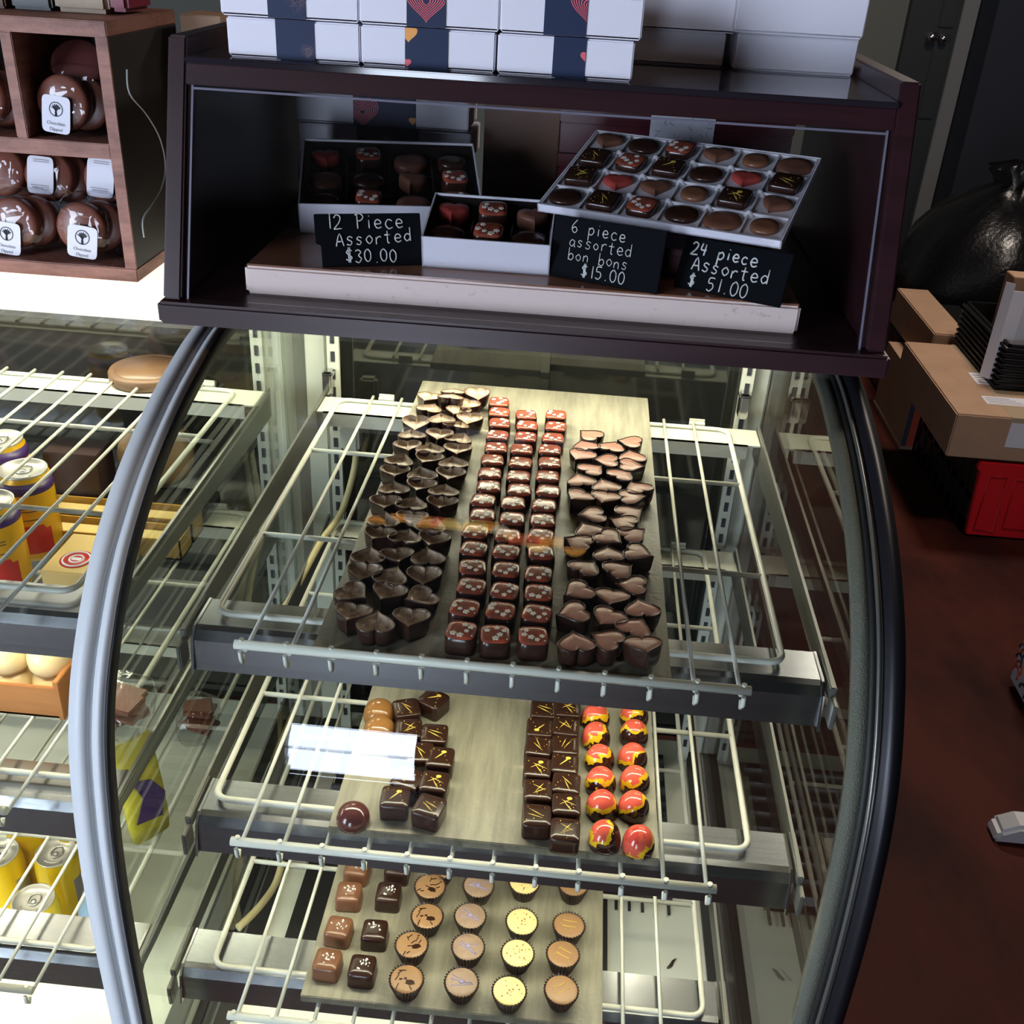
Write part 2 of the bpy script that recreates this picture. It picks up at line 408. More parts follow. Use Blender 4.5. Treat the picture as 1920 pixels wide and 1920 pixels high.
def make_case(dx, label, left):
    X0, X1 = -.165 + dx, .465 + dx
    if left: X0 = X1 - 1.10
    o = (X1 - .315, .3, FZ)
    t = thing('display_case', label, 'display case', o)

    def B(m, n, mt, **k): return m.build(n, mt, t, o, **k)
    # curved front pane
    B(band(X0 + .001, X1 - .001, -.005, 0), 'front_glass', GF)
    for f in t.children[-1].data.polygons: f.use_smooth = False
    side = [(DEPTH, .16)] + [q for q in offs(PROF, -.006) if q[1] > DZ + .0] + [(-.096, DZ), (DEPTH, DZ)]
    for x in ((X1,) if left else (X0, X1)):
        if left: break
        B(MB().prism(side, 'x', x - .0025, x + .0025), 'side_glass', G)
    # end trims
    if left:
        B(band(X1 - .003, X1 + .0163, -.012, .003), 'end_trim', ALU, bevel=.0025)
    else:
        B(band(X0 - .0078, X0 + .0028, -.012, .0025), 'end_trim', ALU, bevel=.002)
        B(band(X0 + .0028, X0 + .0055, -.014, .000), 'rubber_seal', RUBBER)
        B(band(X1 - .016, X1 - .003, -.016, -.006), 'foam_strip', FOAM)
        B(band(X1 - .003, X1 + .002, -.018, -.004), 'rubber_seal', RUBBER)
        e = band(X1 + .002, X1 + .0045, -.012, .000)
        A = offs(PROF, -.003)
        e.tube([(X1 + .006, q[0], q[1]) for q in A], .0013, 6)
        B(e, 'metal_edge', EDGEM)
        B(band(X1 + .0078, X1 + .0235, -.03, .004), 'end_trim', BLACK, bevel=.002)
    # cabinet below, deck, channels
    c = MB().box((X0 - .01, -.094, FZ + .08), (X1 + .01, DEPTH, DZ - .02)); c.box((X0 + .02, -.05, FZ), (X1 - .02, DEPTH - .05, FZ + .08))
    B(c, 'cabinet_base', BLACK, bevel=.004)
    B(MB().box((X0 + .004, -.088, DZ - .02), (X1 - .004, DEPTH, DZ)), 'deck', DECKM)
    for x in ((X1 - .016,) if left else (X0 + .016, X1 - .016)):
        B(MB().box((x - .011, -.08, DZ), (x + .011, DEPTH - .03, DZ + .006)), 'deck_channel', RUBBER)
    # black air grille with louvres on the deck
    g = MB(); gx0, gx1 = X0 + .055, X1 - .155
    g.box((gx0, .10, DZ), (gx1, .60, DZ + .003)); g.box((gx1, .31, DZ), (gx1 + .09, .60, DZ + .003))
    n = 9
    for k in range(n):
        y = .32 + k * .031
        for xa, xb in ((gx0 - .0, gx1 + .088),):
            g.box((xa, y, DZ + .003), (xb, y + .012, DZ + .016), Matrix.Translation((0, y, DZ)) @ Matrix.Rotation(-.5, 4, 'X') @ Matrix.Translation((0, -y, -DZ)))
    for k in range(5): g.box((gx1 + .01 + .018 * k, .285, DZ), (gx1 + .014 + .018 * k, .32, DZ + .004))
    if left: g.bm.free()
    else: B(g, 'air_grille', BLKPL)
    # rear posts, slotted standards, doors
    for x in ((X1 - .0315,) if left else (X0 + .0025, X1 - .0315)):
        q = MB().box((x, DEPTH - .03, DZ), (x + .029, DEPTH + .02, .165))
        B(q, 'corner_post', WHITE_M, bevel=.002)
    for x in ((X1 - .034,) if left else (X0 + .045, X1 - .034)):
        q = MB(); q.mi = 0; q.box((x - .008, DEPTH - .045, DZ), (x + .008, DEPTH - .038, .09)); q.mi = 1
        for k in range(27):
            z = DZ + .03 + k * .0255
            q.box((x - .0028, DEPTH - .0462, z), (x + .0028, DEPTH - .0445, z + .014))
        B(q, 'shelf_standard', [WHITE_M, INK])
    xm = (X0 + X1) / 2
    for a, b, y in ((X0 + .033, xm + .02, DEPTH), (xm - .02, X1 - .033, DEPTH + .014)):
        dr = B(MB().box((a, y, DZ), (b, y + .006, .16)), 'rear_door', DOORG)
        fr = MB()
        for u, v in (((a, DZ), (a + .012, .16)), ((b - .012, DZ), (b, .16)), ((a, DZ), (b, DZ + .02)), ((a, .148), (b, .16))):
            fr.box((u[0], y - .003, u[1]), (v[0], y + .008, v[1]))
        fr.build('door_frame', DOORG, dr, o)
    # closed top with the lamp under it
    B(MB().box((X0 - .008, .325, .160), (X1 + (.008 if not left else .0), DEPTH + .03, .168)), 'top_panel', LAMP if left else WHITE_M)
    B(MB().box((X0 + .03, .50, .146), (X1 - .03, .53, .159)), 'lamp_housing', WHITE_M, bevel=.003)
    area('top_lamp', (xm, .515, .1445), (0, 0, 0), X1 - X0 - .1, .03, P_TOP * ((X1 - X0) / .63), LED, parent=t, off=o)
    if not left:
        for x, s in ((X0 + .04, 1), (X1 - .036, -1)):                    # chrome clips on the posts
            z = at(618, 715, X=x).z if s > 0 else at(1398, 775, X=x).z
            q = MB().box((x - .006, .575, z - .016), (x + .006, .600, z + .016)); q.box((x - .0075, .58, z + .010), (x + .0075, .598, z + .018))
            B(q, 'chrome_clip', CHROME, bevel=.002)
        for run, r in ((((668, 830, .58), (664, 880, .575), (640, 960, .55), (604, 1012, .50), (575, 1065, .44), (540, 1130, .38), (508, 1165, .35)), .0045),
                       (((548, 1340, .42), (520, 1400, .38), (482, 1450, .33), (462, 1475, .31)), .004), (((530, 1615, .27), (515, 1660, .24), (482, 1705, .20), (446, 1740, .17)), .005)):
            B(MB().tube(catmull([tuple(at(u, v, Y=y)) for u, v, y in run], 5), r, 8), 'cable', CABLE)
        q = MB(); a = at(655, 800, Y=.57); q.box((a.x - .012, .562, a.z - .035), (a.x + .014, .59, a.z + .022)); B(q, 'connector', WHITE_M, bevel=.004)
        q = MB().box((X0 + .02, .30, DZ), (X0 + .052, .61, DZ + .004)); B(q, 'deck_plate', PANG)
    # lamp bars, side arms and rear shelf angle of the three shelves
    for i, (z, y0, dxs) in enumerate(((0, .046, 0), (-.189, .004, .0), (-.407, -.004, -.036))):
        zt = z - .026; xa, xb = X0 + .043 + dxs * (not left), X1 - .0205 + dxs * (not left)
        yb = .545
        prof = [(y0 + .049, zt), (y0 + .049, zt - .003)] + [(y0 + .006, zt - .0035), (y0 + .001, zt - .012), (y0 - .005, zt - .041), (y0 - .007, zt - .041), (y0 - .004, zt - .010), (y0 + .002, zt - .002), (y0 + .008, zt)]
        B(MB().prism(prof, 'x', xa, xb), 'light_bar', STEEL)
        bar = t.children[-1]
        for x in (xa, xb):
            MB().prism([(y0 + .049, zt + .001), (y0 + .049, zt - .012), (y0 + .01, zt - .036), (y0 - .013, zt - .042), (y0 - .005, zt - .008), (y0 + .004, zt + .001)], 'x', x - .0012, x + .0012).build('end_plate', CHROME, bar, o)
        MB().box((xa + .01, y0 + .016, zt - .014), (xb - .01, y0 + .032, zt - .006)).build('lamp_tube', WHITE_M, bar, o)
        area('bar_lamp', ((xa + xb) / 2, y0 + .026, zt - .0155), (math.radians(-18), 0, 0), xb - xa - .04, .014, P_BAR * (xb - xa) / .56, LED, parent=t, off=o)
        for x, s in (((xb + .0065), 1), (xa - .0065, -1)):
            if left and s < 0: continue
            q = MB().prism([(.575, zt + .012), (.575, zt - .030), (.50, zt - .030), (y0 + .045, zt - .016), (y0 - .002, zt - .012), (y0 - .002, zt + .004), (y0 + .05, zt + .006)], 'x', x - .0015, x + .0015)
            B(q, 'shelf_arm', ARM)
            q = MB().box((x - .003, y0 - .008, zt - .006), (x + .003, y0 + .05, zt + .004)); q.box((x - .0015, y0 - .024, zt - .030), (x + .0025, y0 - .004, zt - .004))
            B(q, 'arm_clip', ARM, bevel=.001)
        q = MB().box((xa - .004, .523, z - .022), (xb + .004, .572, z - .020)); q.box((xa + .004, .523, z - .040), (xb - .012, .525, z - .020))
        for x in (xa + .07, xb - .085): q.box((x, .566, z - .022), (x + .02, .568, z - .008)); q.box((x, .560, z - .0135), (x + .02, .568, z - .0115))
        B(q, 'shelf_angle', WHITE_M)
    return t


case = make_case(0, 'curved glass display case holding the chocolate trays, under the dark wooden hood', False)
case2 = make_case(-.655, 'curved glass display case on the left holding cans and pastries, under the wooden cubby', True)


# ------------------------------------------------------------------ wire shelves
def round_loop(x0, x1, y0, y1, z, r=.014, n=5):
    P = []
    for cx, cy, a in ((x1 - r, y1 - r, 0), (x0 + r, y1 - r, PI / 2), (x0 + r, y0 + r, PI), (x1 - r, y0 + r, 1.5 * PI)):
        for k in range(n + 1): P.append((cx + r * math.cos(a + k * PI / 2 / n), cy + r * math.sin(a + k * PI / 2 / n), z))
    return P


def wire_shelf(dx, dy, z, label, x0=-.105, n=12, rail=True, cross=(.205, .405), railx=None):
    X0, X1 = x0 + dx, .410 + dx
    o = (.15 + dx, .3 + dy, z)
    t = thing('wire_shelf', label, 'wire shelf', o, 'white coated wire shelves')
    MB().tube(round_loop(X0, X1, .062 + dy, .560 + min(dy, 0) * 0, z - .0175), .0032, 8, closed=True).build('frame', WIRE, t, o)
    for c in cross:
        MB().tube([(X0, c + dy, z - .0175), (X1, c + dy, z - .0175)], .0028, 8).build('cross_bar', WIRE, t, o)
    w0 = .3646 + dx
    ys = 0 + dy
    for k in range(n):
        x = w0 - .0386 * k
        MB().tube([(x, .566, z - .0122), (x, ys + .004, z - .0122)], .0021, 6).build('wire', WIRE, t, o)
    m = MB()
    m.tube([(w0 + .006, ys - .003, z - .001), (w0 - .0386 * (n - 1) - .006, ys - .003, z - .001)], .0042, 8)
    for k in range(n):
        x = w0 - .0386 * k
        m.tube([(x, ys - .0015, z - .0125), (x, ys - .005, z - .0185), (x + .0005, ys - .0085, z - .0125), (x, ys - .0085, z - .004)], .0021, 6)
        m.tube([(x, ys - .002, z - .001), (x, ys - .002, z + .0045)], .0024, 6)
    m.build('front_rail', WIRE, t, o)
    return t


wire_shelf(0, 0, 0, 'upper white wire shelf in the chocolate case, carrying the tray of hearts and blossom squares')
wire_shelf(-.005, -.043, -.189, 'middle white wire shelf in the chocolate case, carrying the tray of painted domes', cross=(.221, .42))
wire_shelf(-.019, -.066, -.407, 'lower white wire shelf in the chocolate case, carrying the tray of fluted cups', cross=(.203, .42))
for dz, dy, w in ((0, .012, 'upper white wire shelf in the left case, above the golden cans'), (-.189, -.034, 'middle white wire shelf in the left case, under golden cans and iced cakes'), (-.407, -.062, 'lower white wire shelf in the left case, under the yellow cans')):
    wire_shelf(-.655, dy, dz, w, x0=-.105 - .46, n=23)


# ------------------------------------------------------------------ porcelain trays
def tray(dx, dy, z, L, label):
    o = (dx, dy, z - .010)
    r = bx('serving_board', SLATE, (0, 0, 0), (.305, L, .010), bevel=.0008)
    r.location = o
    return tag(r, label, 'serving board', 'grey stone serving boards')


tray(0, 0, 0, .606, 'grey stone board under the heart and blossom chocolates, on the upper shelf')
tray(.0115, -.019, -.189, .60, 'grey stone board under drizzled squares and painted domes, on the middle shelf')
tray(-.020, -.040, -.407, .60, 'grey stone board under salted squares and fluted cups, on the lower shelf')


# ------------------------------------------------------------------ chocolates: one of each kind
def sq(w, d, n=40, p=4.0):
    out = []
    for k in range(n):
        a = 2 * PI * k / n; c, s_ = math.cos(a), math.sin(a)
        out.append((w / 2 * math.copysign(abs(c) ** (2 / p), c), d / 2 * math.copysign(abs(s_) ** (2 / p), s_)))
    return out


def heart(w, n=40):
    pts = []
    for k in range(n):
        t = 2 * PI * k / n
        x = 16 * math.sin(t) ** 3; y = 13 * math.cos(t) - 3.4 * math.cos(2 * t) - 1.5 * math.cos(3 * t) - .6 * math.cos(4 * t)
        pts.append((x / 32 * w, (y + 2.3) / 30 * w))
    return pts[::-1]


def ring(poly, k, z): return [(x * k, y * k, z) for x, y in poly]


def flower(m, x, y, z, r, M=None):
    n = 20; pts = []
    for k in range(n):
        a = 2 * PI * k / n; rr = r * (.62 + .38 * abs(math.cos(2.5 * a)))
        pts.append((x + rr * math.cos(a), y + rr * math.sin(a)))
    m.prism(pts, 'z', z - .0003, z + .00035)


HZ = Matrix.Translation((0, 0, -50))          # the prototypes are the first pieces placed; see place()
KIND = {}


def k_shell():
    t = thing('heart_shell', '', 'chocolate'); h = heart(.034)
    MB().loft([ring(h, .82, 0), ring(h, .90, .004), ring(h, 1.0, .0175), ring(h, .99, .0185), ring(h, .94, .0185), ring(h, .92, .0172)], cap1=False).build('shell', [DARKC], t)
    MB().loft([ring(h, .935, .0182), ring(h, .87, .0158), ring(h, .62, .0138), ring(h, .2, .0132)], cap0=False).build('hollow', INNER, t)
    MB().loft([ring(h, 1.0, .0184), ring(h, .985, .0189), ring(h, .95, .0189), ring(h, .93, .0184)], cap0=False, cap1=False).build('rim', RIM, t)
    return t


def k_pinkheart():
    t = thing('filled_heart', '', 'chocolate'); h = heart(.034)
    MB().loft([ring(h, .84, 0), ring(h, .92, .004), ring(h, 1.0, .0175), ring(h, .985, .0187), ring(h, .94, .0187), ring(h, .92, .0176)], cap1=False).build('shell', DARKC, t)
    MB().loft([ring(h, .935, .0176), ring(h, .9, .0180), ring(h, .3, .0182)], cap0=False).build('filling', PINKF, t)
    return t


def k_blossom(seed):
    t = thing('blossom_square', '', 'chocolate'); q = sq(.0265, .0265, p=4.2)
    MB().loft([ring(q, 1.0, 0), ring(q, 1.02, .004), ring(q, 1.0, .0135), ring(q, .97, .0162), ring(q, .92, .0175)]).build('body', DARKC, t)
    MB().loft([ring(q, .955, .0168), ring(q, .90, .0183), ring(q, .6, .0188), ring(q, .2, .019)], cap0=False).build('printed_top', REDTOP, t)
    m = MB(); rnd = random.Random(seed); spots = [(-.006, .006), (.004, .007), (.0065, -.002), (-.003, -.004), (-.008, -.001), (.003, -.0075)]
    rnd.shuffle(spots)
    for x, y in spots[:5]: flower(m, x + rnd.uniform(-.001, .001), y + rnd.uniform(-.001, .001), .01915 - .045 * max(abs(x), abs(y)), rnd.uniform(.0023, .0033))
    m.build('blossom_print', PETAL, t)
    return t


def k_ganache(seed):
    t = thing('ganache_square', '', 'chocolate'); q = sq(.0275, .0275, p=7)
    MB().loft([ring(q, .98, 0), ring(q, 1.0, .003), ring(q, 1.0, .0150), ring(q, .985, .0172), ring(q, .93, .0182), ring(q, .5, .0184)]).build('body', DARKC, t)
    m = MB(); rnd = random.Random(seed)
    for k in range(rnd.choice((2, 2, 3))):
        a = rnd.uniform(.3, 1.2) * rnd.choice((1, -1)); x0, y0 = rnd.uniform(-.006, .006), rnd.uniform(-.006, .006)
        L = .011
        m.tube([(x0 * .3 + math.cos(a) * s * L, y0 * .5 + math.sin(a) * s * L, .0185 - abs(s) * .0005) for s in (-1, -.4, .1, .6, 1)], .00032, 5, taper=[.5, .9, 1.5, .8, .5])
    for k in range(7):
        x, y = rnd.uniform(-.011, .011), rnd.uniform(-.011, .011); s_ = rnd.uniform(.0002, .0005)
        m.box((x - s_, y - s_, .0180), (x + s_, y + s_, .0187))
    if seed % 3 == 0: m.prism([(.003 + .0026 * math.cos(a * PI / 6), .006 + .0018 * math.sin(a * PI / 6)) for a in range(12)], 'z', .0182, .0188)
    m.build('drizzle', GOLD, t)
    return t


def k_dome(name, mt, r=.0150, h=.0225):
    t = thing(name, '', 'chocolate'); q = sq(r * 2, r * 2, 32, 2.15)
    rings = [ring(q, .93, 0), ring(q, 1.0, .004)]
    for k in range(1, 9):
        a = k / 9 * PI / 2; rings.append(ring(q, math.cos(a) ** .8, .005 + (h - .005) * math.sin(a) ** 1.0))
    rings.append(ring(q, .05, h))
    MB().loft(rings).build('body', mt, t)
    return t


def k_salted(name, mt, seed):
    t = thing(name, '', 'chocolate'); q = sq(.028, .028, p=6)
    MB().loft([ring(q, 1.02, 0), ring(q, 1.0, .003), ring(q, .97, .0140), ring(q, .93, .0172), ring(q, .84, .0188), ring(q, .4, .0192)]).build('body', mt, t)
    m = MB(); rnd = random.Random(seed)
    for k in range(12):
        x, y = rnd.gauss(0, .0035), rnd.gauss(.001, .0030); s_ = rnd.uniform(.0004, .0011)
        m.box((-s_, -s_ * .7, -s_ * .5), (s_, s_ * .7, s_ * .8), TR(x, y, .0195, rnd.uniform(0, 3), rnd.uniform(-.5, .5)))
    m.build('salt_flakes', SALT, t)
    return t


def k_cup(name, mt, top, seed):
    t = thing(name, '', 'chocolate cup'); n = 64; rings = []
    for z, r in ((0, .0112), (.004, .0124), (.018, .0163), (.0215, .0172)):
        rings.append([((r + (.0008 if k % 2 else -.0008) * (.5 + z / .02)) * math.cos(2 * PI * k / n), (r + (.0008 if k % 2 else -.0008) * (.5 + z / .02)) * math.sin(2 * PI * k / n), z + (.0008 if z > .02 and k % 2 else 0)) for k in range(n)])
    rings.append([(.0158 * math.cos(2 * PI * k / n), .0158 * math.sin(2 * PI * k / n), .0200) for k in range(n)])
    MB().loft(rings, cap1=False, smooth=False).build('fluted_cup', CUPM, t)
    MB().lathe([(.0166, .0202), (.0158, .0210), (.012, .0214), (.004, .0216), (.0005, .0216)], 36, cap0=False).build('filling', mt, t)
    m = MB(); rnd = random.Random(seed)
    if top == 'flakes':
        for k in range(9):
            x, y = rnd.uniform(-.010, .010), rnd.uniform(-.010, .010); l = rnd.uniform(.001, .004)
            m.box((-l, -.0004, 0), (l, .0004, .0008), TR(x, y, .0214, rnd.uniform(0, 3)))
        m.prism([(.004 + .0045 * math.cos(a * .5236) * (1 + .3 * math.sin(3 * a)), -.004 + .0028 * math.sin(a * .5236)) for a in range(12)], 'z', .0212, .0222)
        mt2 = DARKC
    elif top == 'blue':
        for k in range(4):
            a = rnd.uniform(-.8, .2); y = rnd.uniform(-.007, .007)
            m.tube([(s * .011 * math.cos(a), y * .6 + s * .010 * math.sin(a), .0217) for s in (-1, -.3, .4, 1)], .0004, 5)
        m.lathe([(.0024, .0213), (.0022, .0222), (.0008, .0226)], 12)
        mt2 = BLUEP
    elif top == 'chips':
        for k in range(22):
            x, y = rnd.gauss(0, .006), rnd.gauss(0, .006); s_ = rnd.uniform(.0003, .0008)
            if math.hypot(x, y) > .013: continue
            m.box((-s_, -s_, 0), (s_, s_, s_), TR(x, y, .0213, rnd.uniform(0, 3)))
        mt2 = CHIP
    else:
        for k in range(2): y = -.002 + .007 * k; m.tube([(-.007, y, .0217), (.0, y - .0006, .0217), (.008, y - .0003, .0216)], .0004, 5)
        for k in range(4): x, y = rnd.uniform(-.009, .009), rnd.uniform(-.009, .009); m.lathe([(.0005, .0212), (.0003, .0219)], 6, (x, y, 0))
        mt2 = GOLD
    m.build('topping', mt2, t)
    return t


def k_oval(name, mt, w=.032, d=.026, h=.014):
    t = thing(name, '', 'chocolate'); q = sq(w, d, 32, 2.2)
    MB().loft([ring(q, .92, 0), ring(q, 1, .003), ring(q, .99, h * .7), ring(q, .93, h * .93), ring(q, .5, h)]).build('body', mt, t)
    return t


PROTO = {'shell': [k_shell()], 'pink': [k_pinkheart()], 'blossom': [k_blossom(s) for s in (1, 2, 3, 4)], 'ganache': [k_ganache(s) for s in (3, 4, 5, 6, 7)],
         'swirl': [k_dome('painted_dome', SWIRL, .0150, .0250)], 'caramel': [k_dome('caramel_dome', CARAM, .0165, .021)], 'ruby': [k_dome('caramel_dome', ROUGEC, .0155, .020)],
         'milk': [k_salted('salted_square', MILK, s) for s in (1, 2)], 'dark': [k_salted('salted_square', DARKC, s) for s in (3, 4)],
         'flakes': [k_cup('fluted_chocolate_cup', TANF, 'flakes', s) for s in (1, 2)], 'blue': [k_cup('fluted_chocolate_cup', GREYF, 'blue', s) for s in (3, 4)],
         'chips': [k_cup('fluted_chocolate_cup', CREAMF, 'chips', s) for s in (5, 6)], 'lines': [k_cup('fluted_chocolate_cup', TANF, 'lines', s) for s in (7, 8)],
         'oval': [k_oval('oval_bonbon', DARKC)], 'disc': [k_oval('oval_bonbon', mat('brown_bonbon', (.17, .07, .045), .3), .035, .031, .012)],
         'redheart': [k_oval('heart_bonbon', DARKC)], 'square': [k_oval('square_bonbon', MILK, .026, .024, .014)]}
o = PROTO['redheart'][0]; bpy.data.objects.remove(o.children[0]); h = heart(.029)
MB().loft([ring(h, .9, 0), ring(h, 1, .003), ring(h, 1, .011), ring(h, .93, .0142), ring(h, .5, .015)]).build('body', mat('red_bonbon', (.40, .055, .045), .3), o)
PROTO['darkheart'] = [k_oval('heart_bonbon', DARKC)]
o = PROTO['darkheart'][0]; bpy.data.objects.remove(o.children[0])
MB().loft([ring(h, .9, 0), ring(h, 1, .003), ring(h, 1, .011), ring(h, .93, .0142), ring(h, .5, .015)]).build('body', mat('brown_bonbon', (.17, .07, .045), .3), o)
USED = {}


def place(kind, M, label, group):
    n = USED.get(kind, 0); USED[kind] = n + 1; P = PROTO[kind]
    if n < len(P):
        r = P[n]; r.matrix_world = M; r['label'] = label; r['group'] = group
        return r
    return dup(P[n % len(P)], M, label, group)


def ordn(i): return ('first', 'second', 'third', 'fourth', 'fifth', 'sixth', 'seventh', 'eighth', 'ninth', 'tenth', 'eleventh', 'twelfth', 'thirteenth', 'fourteenth', 'fifteenth', 'sixteenth', 'seventeenth', 'eighteenth')[i]


def crop(cx, cy, x0=560, y0=640, s=2.595): return x0 + cx / s, y0 + cy / s


LCR = ('left', 'middle', 'right')
# hollow heart shells, left file of the top tray, from the front
rows = [[(258, 1325), (378, 1360), (545, 1350)], [(268, 1225), (433, 1222), (583, 1245)], [(318, 1122), (455, 1138), (610, 1140)], [(340, 1040), (480, 1048), (628, 1045)],
        [(385, 940), (520, 950), (655, 962)], [(415, 866), (548, 862), (650, 892)], [(420, 785), (553, 788), (695, 788)], [(463, 715), (592, 700), (707, 728)],
        [(468, 635), (598, 642), (737, 645)], [(495, 578), (628, 568), (752, 590)], [(530, 512), (640, 522), (772, 527)], [(551, 455), (683, 455), (783, 472)],
        [(570, 395), (695, 380), (830, 378)], [(640, 330), (770, 345), (768, 412)], [(630, 277), (740, 292), (818, 312)], [(755, 252), (868, 270)]]
DOWN, UP = PI, 0.0
pat = {0: (0, 1, 0), 1: (2, 0, 3), 2: (0, 1, 0), 3: (1, 0, 1)}
for i, r in enumerate(rows):
    for j, (cx, cy) in enumerate(r):
        u, v = crop(cx, cy); p = at(u, v, Z=.018)
        base = {0: DOWN, 1: UP, 2: -PI / 2, 3: PI * .75}[0 if (i + j) % 2 == 0 else 1] if i > 1 else {0: (0, PI, 0), 1: (PI * .42, 0, -PI * .22)}[i][j]
        yaw = (base if i < 2 else base + PI) + random.uniform(-.3, .3)
        tilt = random.uniform(-.08, .08) if i < 12 else random.uniform(-.1, .25)
        z = .0006 if i < 12 else .0015 + .004 * (i >= 14 and j == 1)
        side = LCR[j] if len(r) == 3 else ('left', 'right')[j]
        place('shell', TR(p.x, p.y, z, yaw, tilt), 'hollow dark heart shell, %s of the %s row from the front, upper board' % (side, ordn(i)), 'hollow heart shells on the upper board')
# cherry blossom squares, middle file
rows = [[(792, 1403), (957, 1422), (1142, 1430)], [(808, 1292), (983, 1307), (1160, 1320)], [(842, 1188), (1003, 1210), (1168, 1220)], [(847, 1095), (1010, 1108), (1168, 1128)],
        [(853, 1005), (1010, 1020), (1180, 1025)], [(860, 922), (1018, 942), (1178, 942)], [(895, 842), (1040, 860), (1187, 868)], [(897, 770), (1043, 783), (1195, 795)],
        [(925, 703), (1074, 720), (1215, 725)], [(930, 640), (1070, 655), (1212, 655)], [(943, 575), (1080, 588), (1222, 588)], [(960, 515), (1085, 523), (1222, 525)],
        [(968, 455), (1105, 463), (1238, 468)], [(978, 395), (1112, 407), (1252, 412)], [(977, 342), (1108, 355), (1253, 355)], [(975, 292)]]
for i, r in enumerate(rows):
    for j, (cx, cy) in enumerate(r):
        u, v = crop(cx, cy); p = at(u, v, Z=.018)
        lab = 'blossom printed square chocolate, %s of the %s row from the front, upper board' % (LCR[j], ordn(i)) if len(r) == 3 else 'blossom printed square chocolate alone at the back of its file, upper board'
        place('blossom', TR(p.x, p.y, .0002, random.uniform(-.12, .12) + random.choice((0, PI / 2))), lab, 'blossom printed squares on the upper board')
# pink filled hearts, right file, three ragged columns
cols = [[(1348, 1460), (1333, 1320), (1358, 1215), (1397, 1100), (1357, 975), (1408, 915), (1420, 845), (1362, 755), (1370, 672), (1430, 622), (1375, 555), (1395, 508), (1415, 455)],
        [(1495, 1450), (1505, 1345), (1522, 1250), (1565, 1110), (1510, 1035), (1513, 957), (1578, 880), (1490, 762), (1490, 700), (1573, 648), (1490, 580), (1525, 513)],
        [(1680, 1515), (1640, 1387), (1667, 1295), (1622, 1187), (1655, 1030), (1632, 935), (1620, 832), (1632, 758), (1650, 712), (1620, 605), (1620, 558), (1612, 490)]]
yaws = [[.2, 1.9, 2.2, -.6, 1.2, .5, 1.8, 2.5, .3, -.8, 2.7, .4, .9], [1.1, 2.6, 3.0, -.9, .1, -2.2, 1.2, 2.9, .3, -.7, 1.6, -.3], [3.3, -.5, .2, 1.5, -1.9, -.9, -1.0, -1.4, .6, -1.6, .2, 1.4]]
for j, c in enumerate(cols):
    for i, (cx, cy) in enumerate(c):
        u, v = crop(cx, cy); p = at(u, v, Z=.018)
        lift = .0065 if (j == 2 and i in (0,)) else .0006
        place('pink', TR(p.x, p.y, lift, yaws[j][i] + PI, random.uniform(-.06, .06) - (.18 if lift > .002 else 0)), 'pink filled heart chocolate, %s from the front in the %s column, upper board' % (ordn(i), LCR[j]), 'pink filled hearts on the upper board')

# middle board
Z2 = -.189


def c2(cx, cy): return crop(cx, cy, 560, 1240)


lst = [(470, 680, .05), (635, 725, -.25), (530, 590, -.3), (660, 605, -.05), (590, 462, .1), (688, 485, .0), (660, 370, .05), (535, 345, .12), (505, 440, .05), (525, 245, .35), (655, 200, -.5)]
names = ['front left', 'front right', 'second row left', 'second row right', 'third row left', 'third row right', 'fourth row right', 'fourth row left', 'under the bright reflection', 'back middle', 'back right']
for (cx, cy, yw), nm in zip(lst, names):
    u, v = c2(cx, cy); p = at(u, v, Z=Z2 + .012)
    place('ganache', TR(p.x, p.y, Z2 + .0002, yw), 'drizzled dark square in the left cluster of the middle board, %s' % nm, 'drizzled squares left on the middle board')
for j, col in enumerate([[(1157, 770), (1162, 645), (1160, 535), (1166, 430), (1172, 340), (1190, 250)], [(1295, 840), (1300, 715), (1300, 612), (1293, 515), (1295, 425), (1298, 335), (1308, 245)]]):
    for i, (cx, cy) in enumerate(col):
        u, v = c2(cx, cy); p = at(u, v, Z=Z2 + .012)
        place('ganache', TR(p.x, p.y, Z2 + .0002, random.uniform(-.05, .05) + random.choice((0, PI / 2, PI))), 'drizzled dark square, %s from the front in the %s column beside the domes' % (ordn(i), ('left', 'right')[j]), 'drizzled squares beside the painted domes')
for j, col in enumerate([[(1490, 850), (1475, 700), (1470, 585), (1465, 475), (1448, 365), (1445, 272)], [(1655, 875), (1630, 705), (1635, 580), (1625, 468), (1632, 352), (1633, 262)]]):
    for i, (cx, cy) in enumerate(col):
        u, v = c2(cx, cy); p = at(u, v, Z=Z2 + .010)
        place('swirl', TR(p.x, p.y, Z2, random.uniform(1.6, 3.4)), 'red and yellow painted dome, %s from the front in the %s column, middle board' % (ordn(i), ('left', 'right')[j]), 'painted domes on the middle board')
for (cx, cy, k, lab) in [(392, 240, 'caramel', 'tan caramel dome at the back left of the middle board'), (393, 325, 'caramel', 'pale caramel dome in front of the tan one, middle board'), (265, 745, 'ruby', 'glossy red-brown dome at the front left corner of the middle board')]:
    u, v = c2(cx, cy); p = at(u, v, Z=Z2 + .010)
    place(k, TR(p.x, p.y, Z2, 0), lab, 'caramel domes on the middle board')

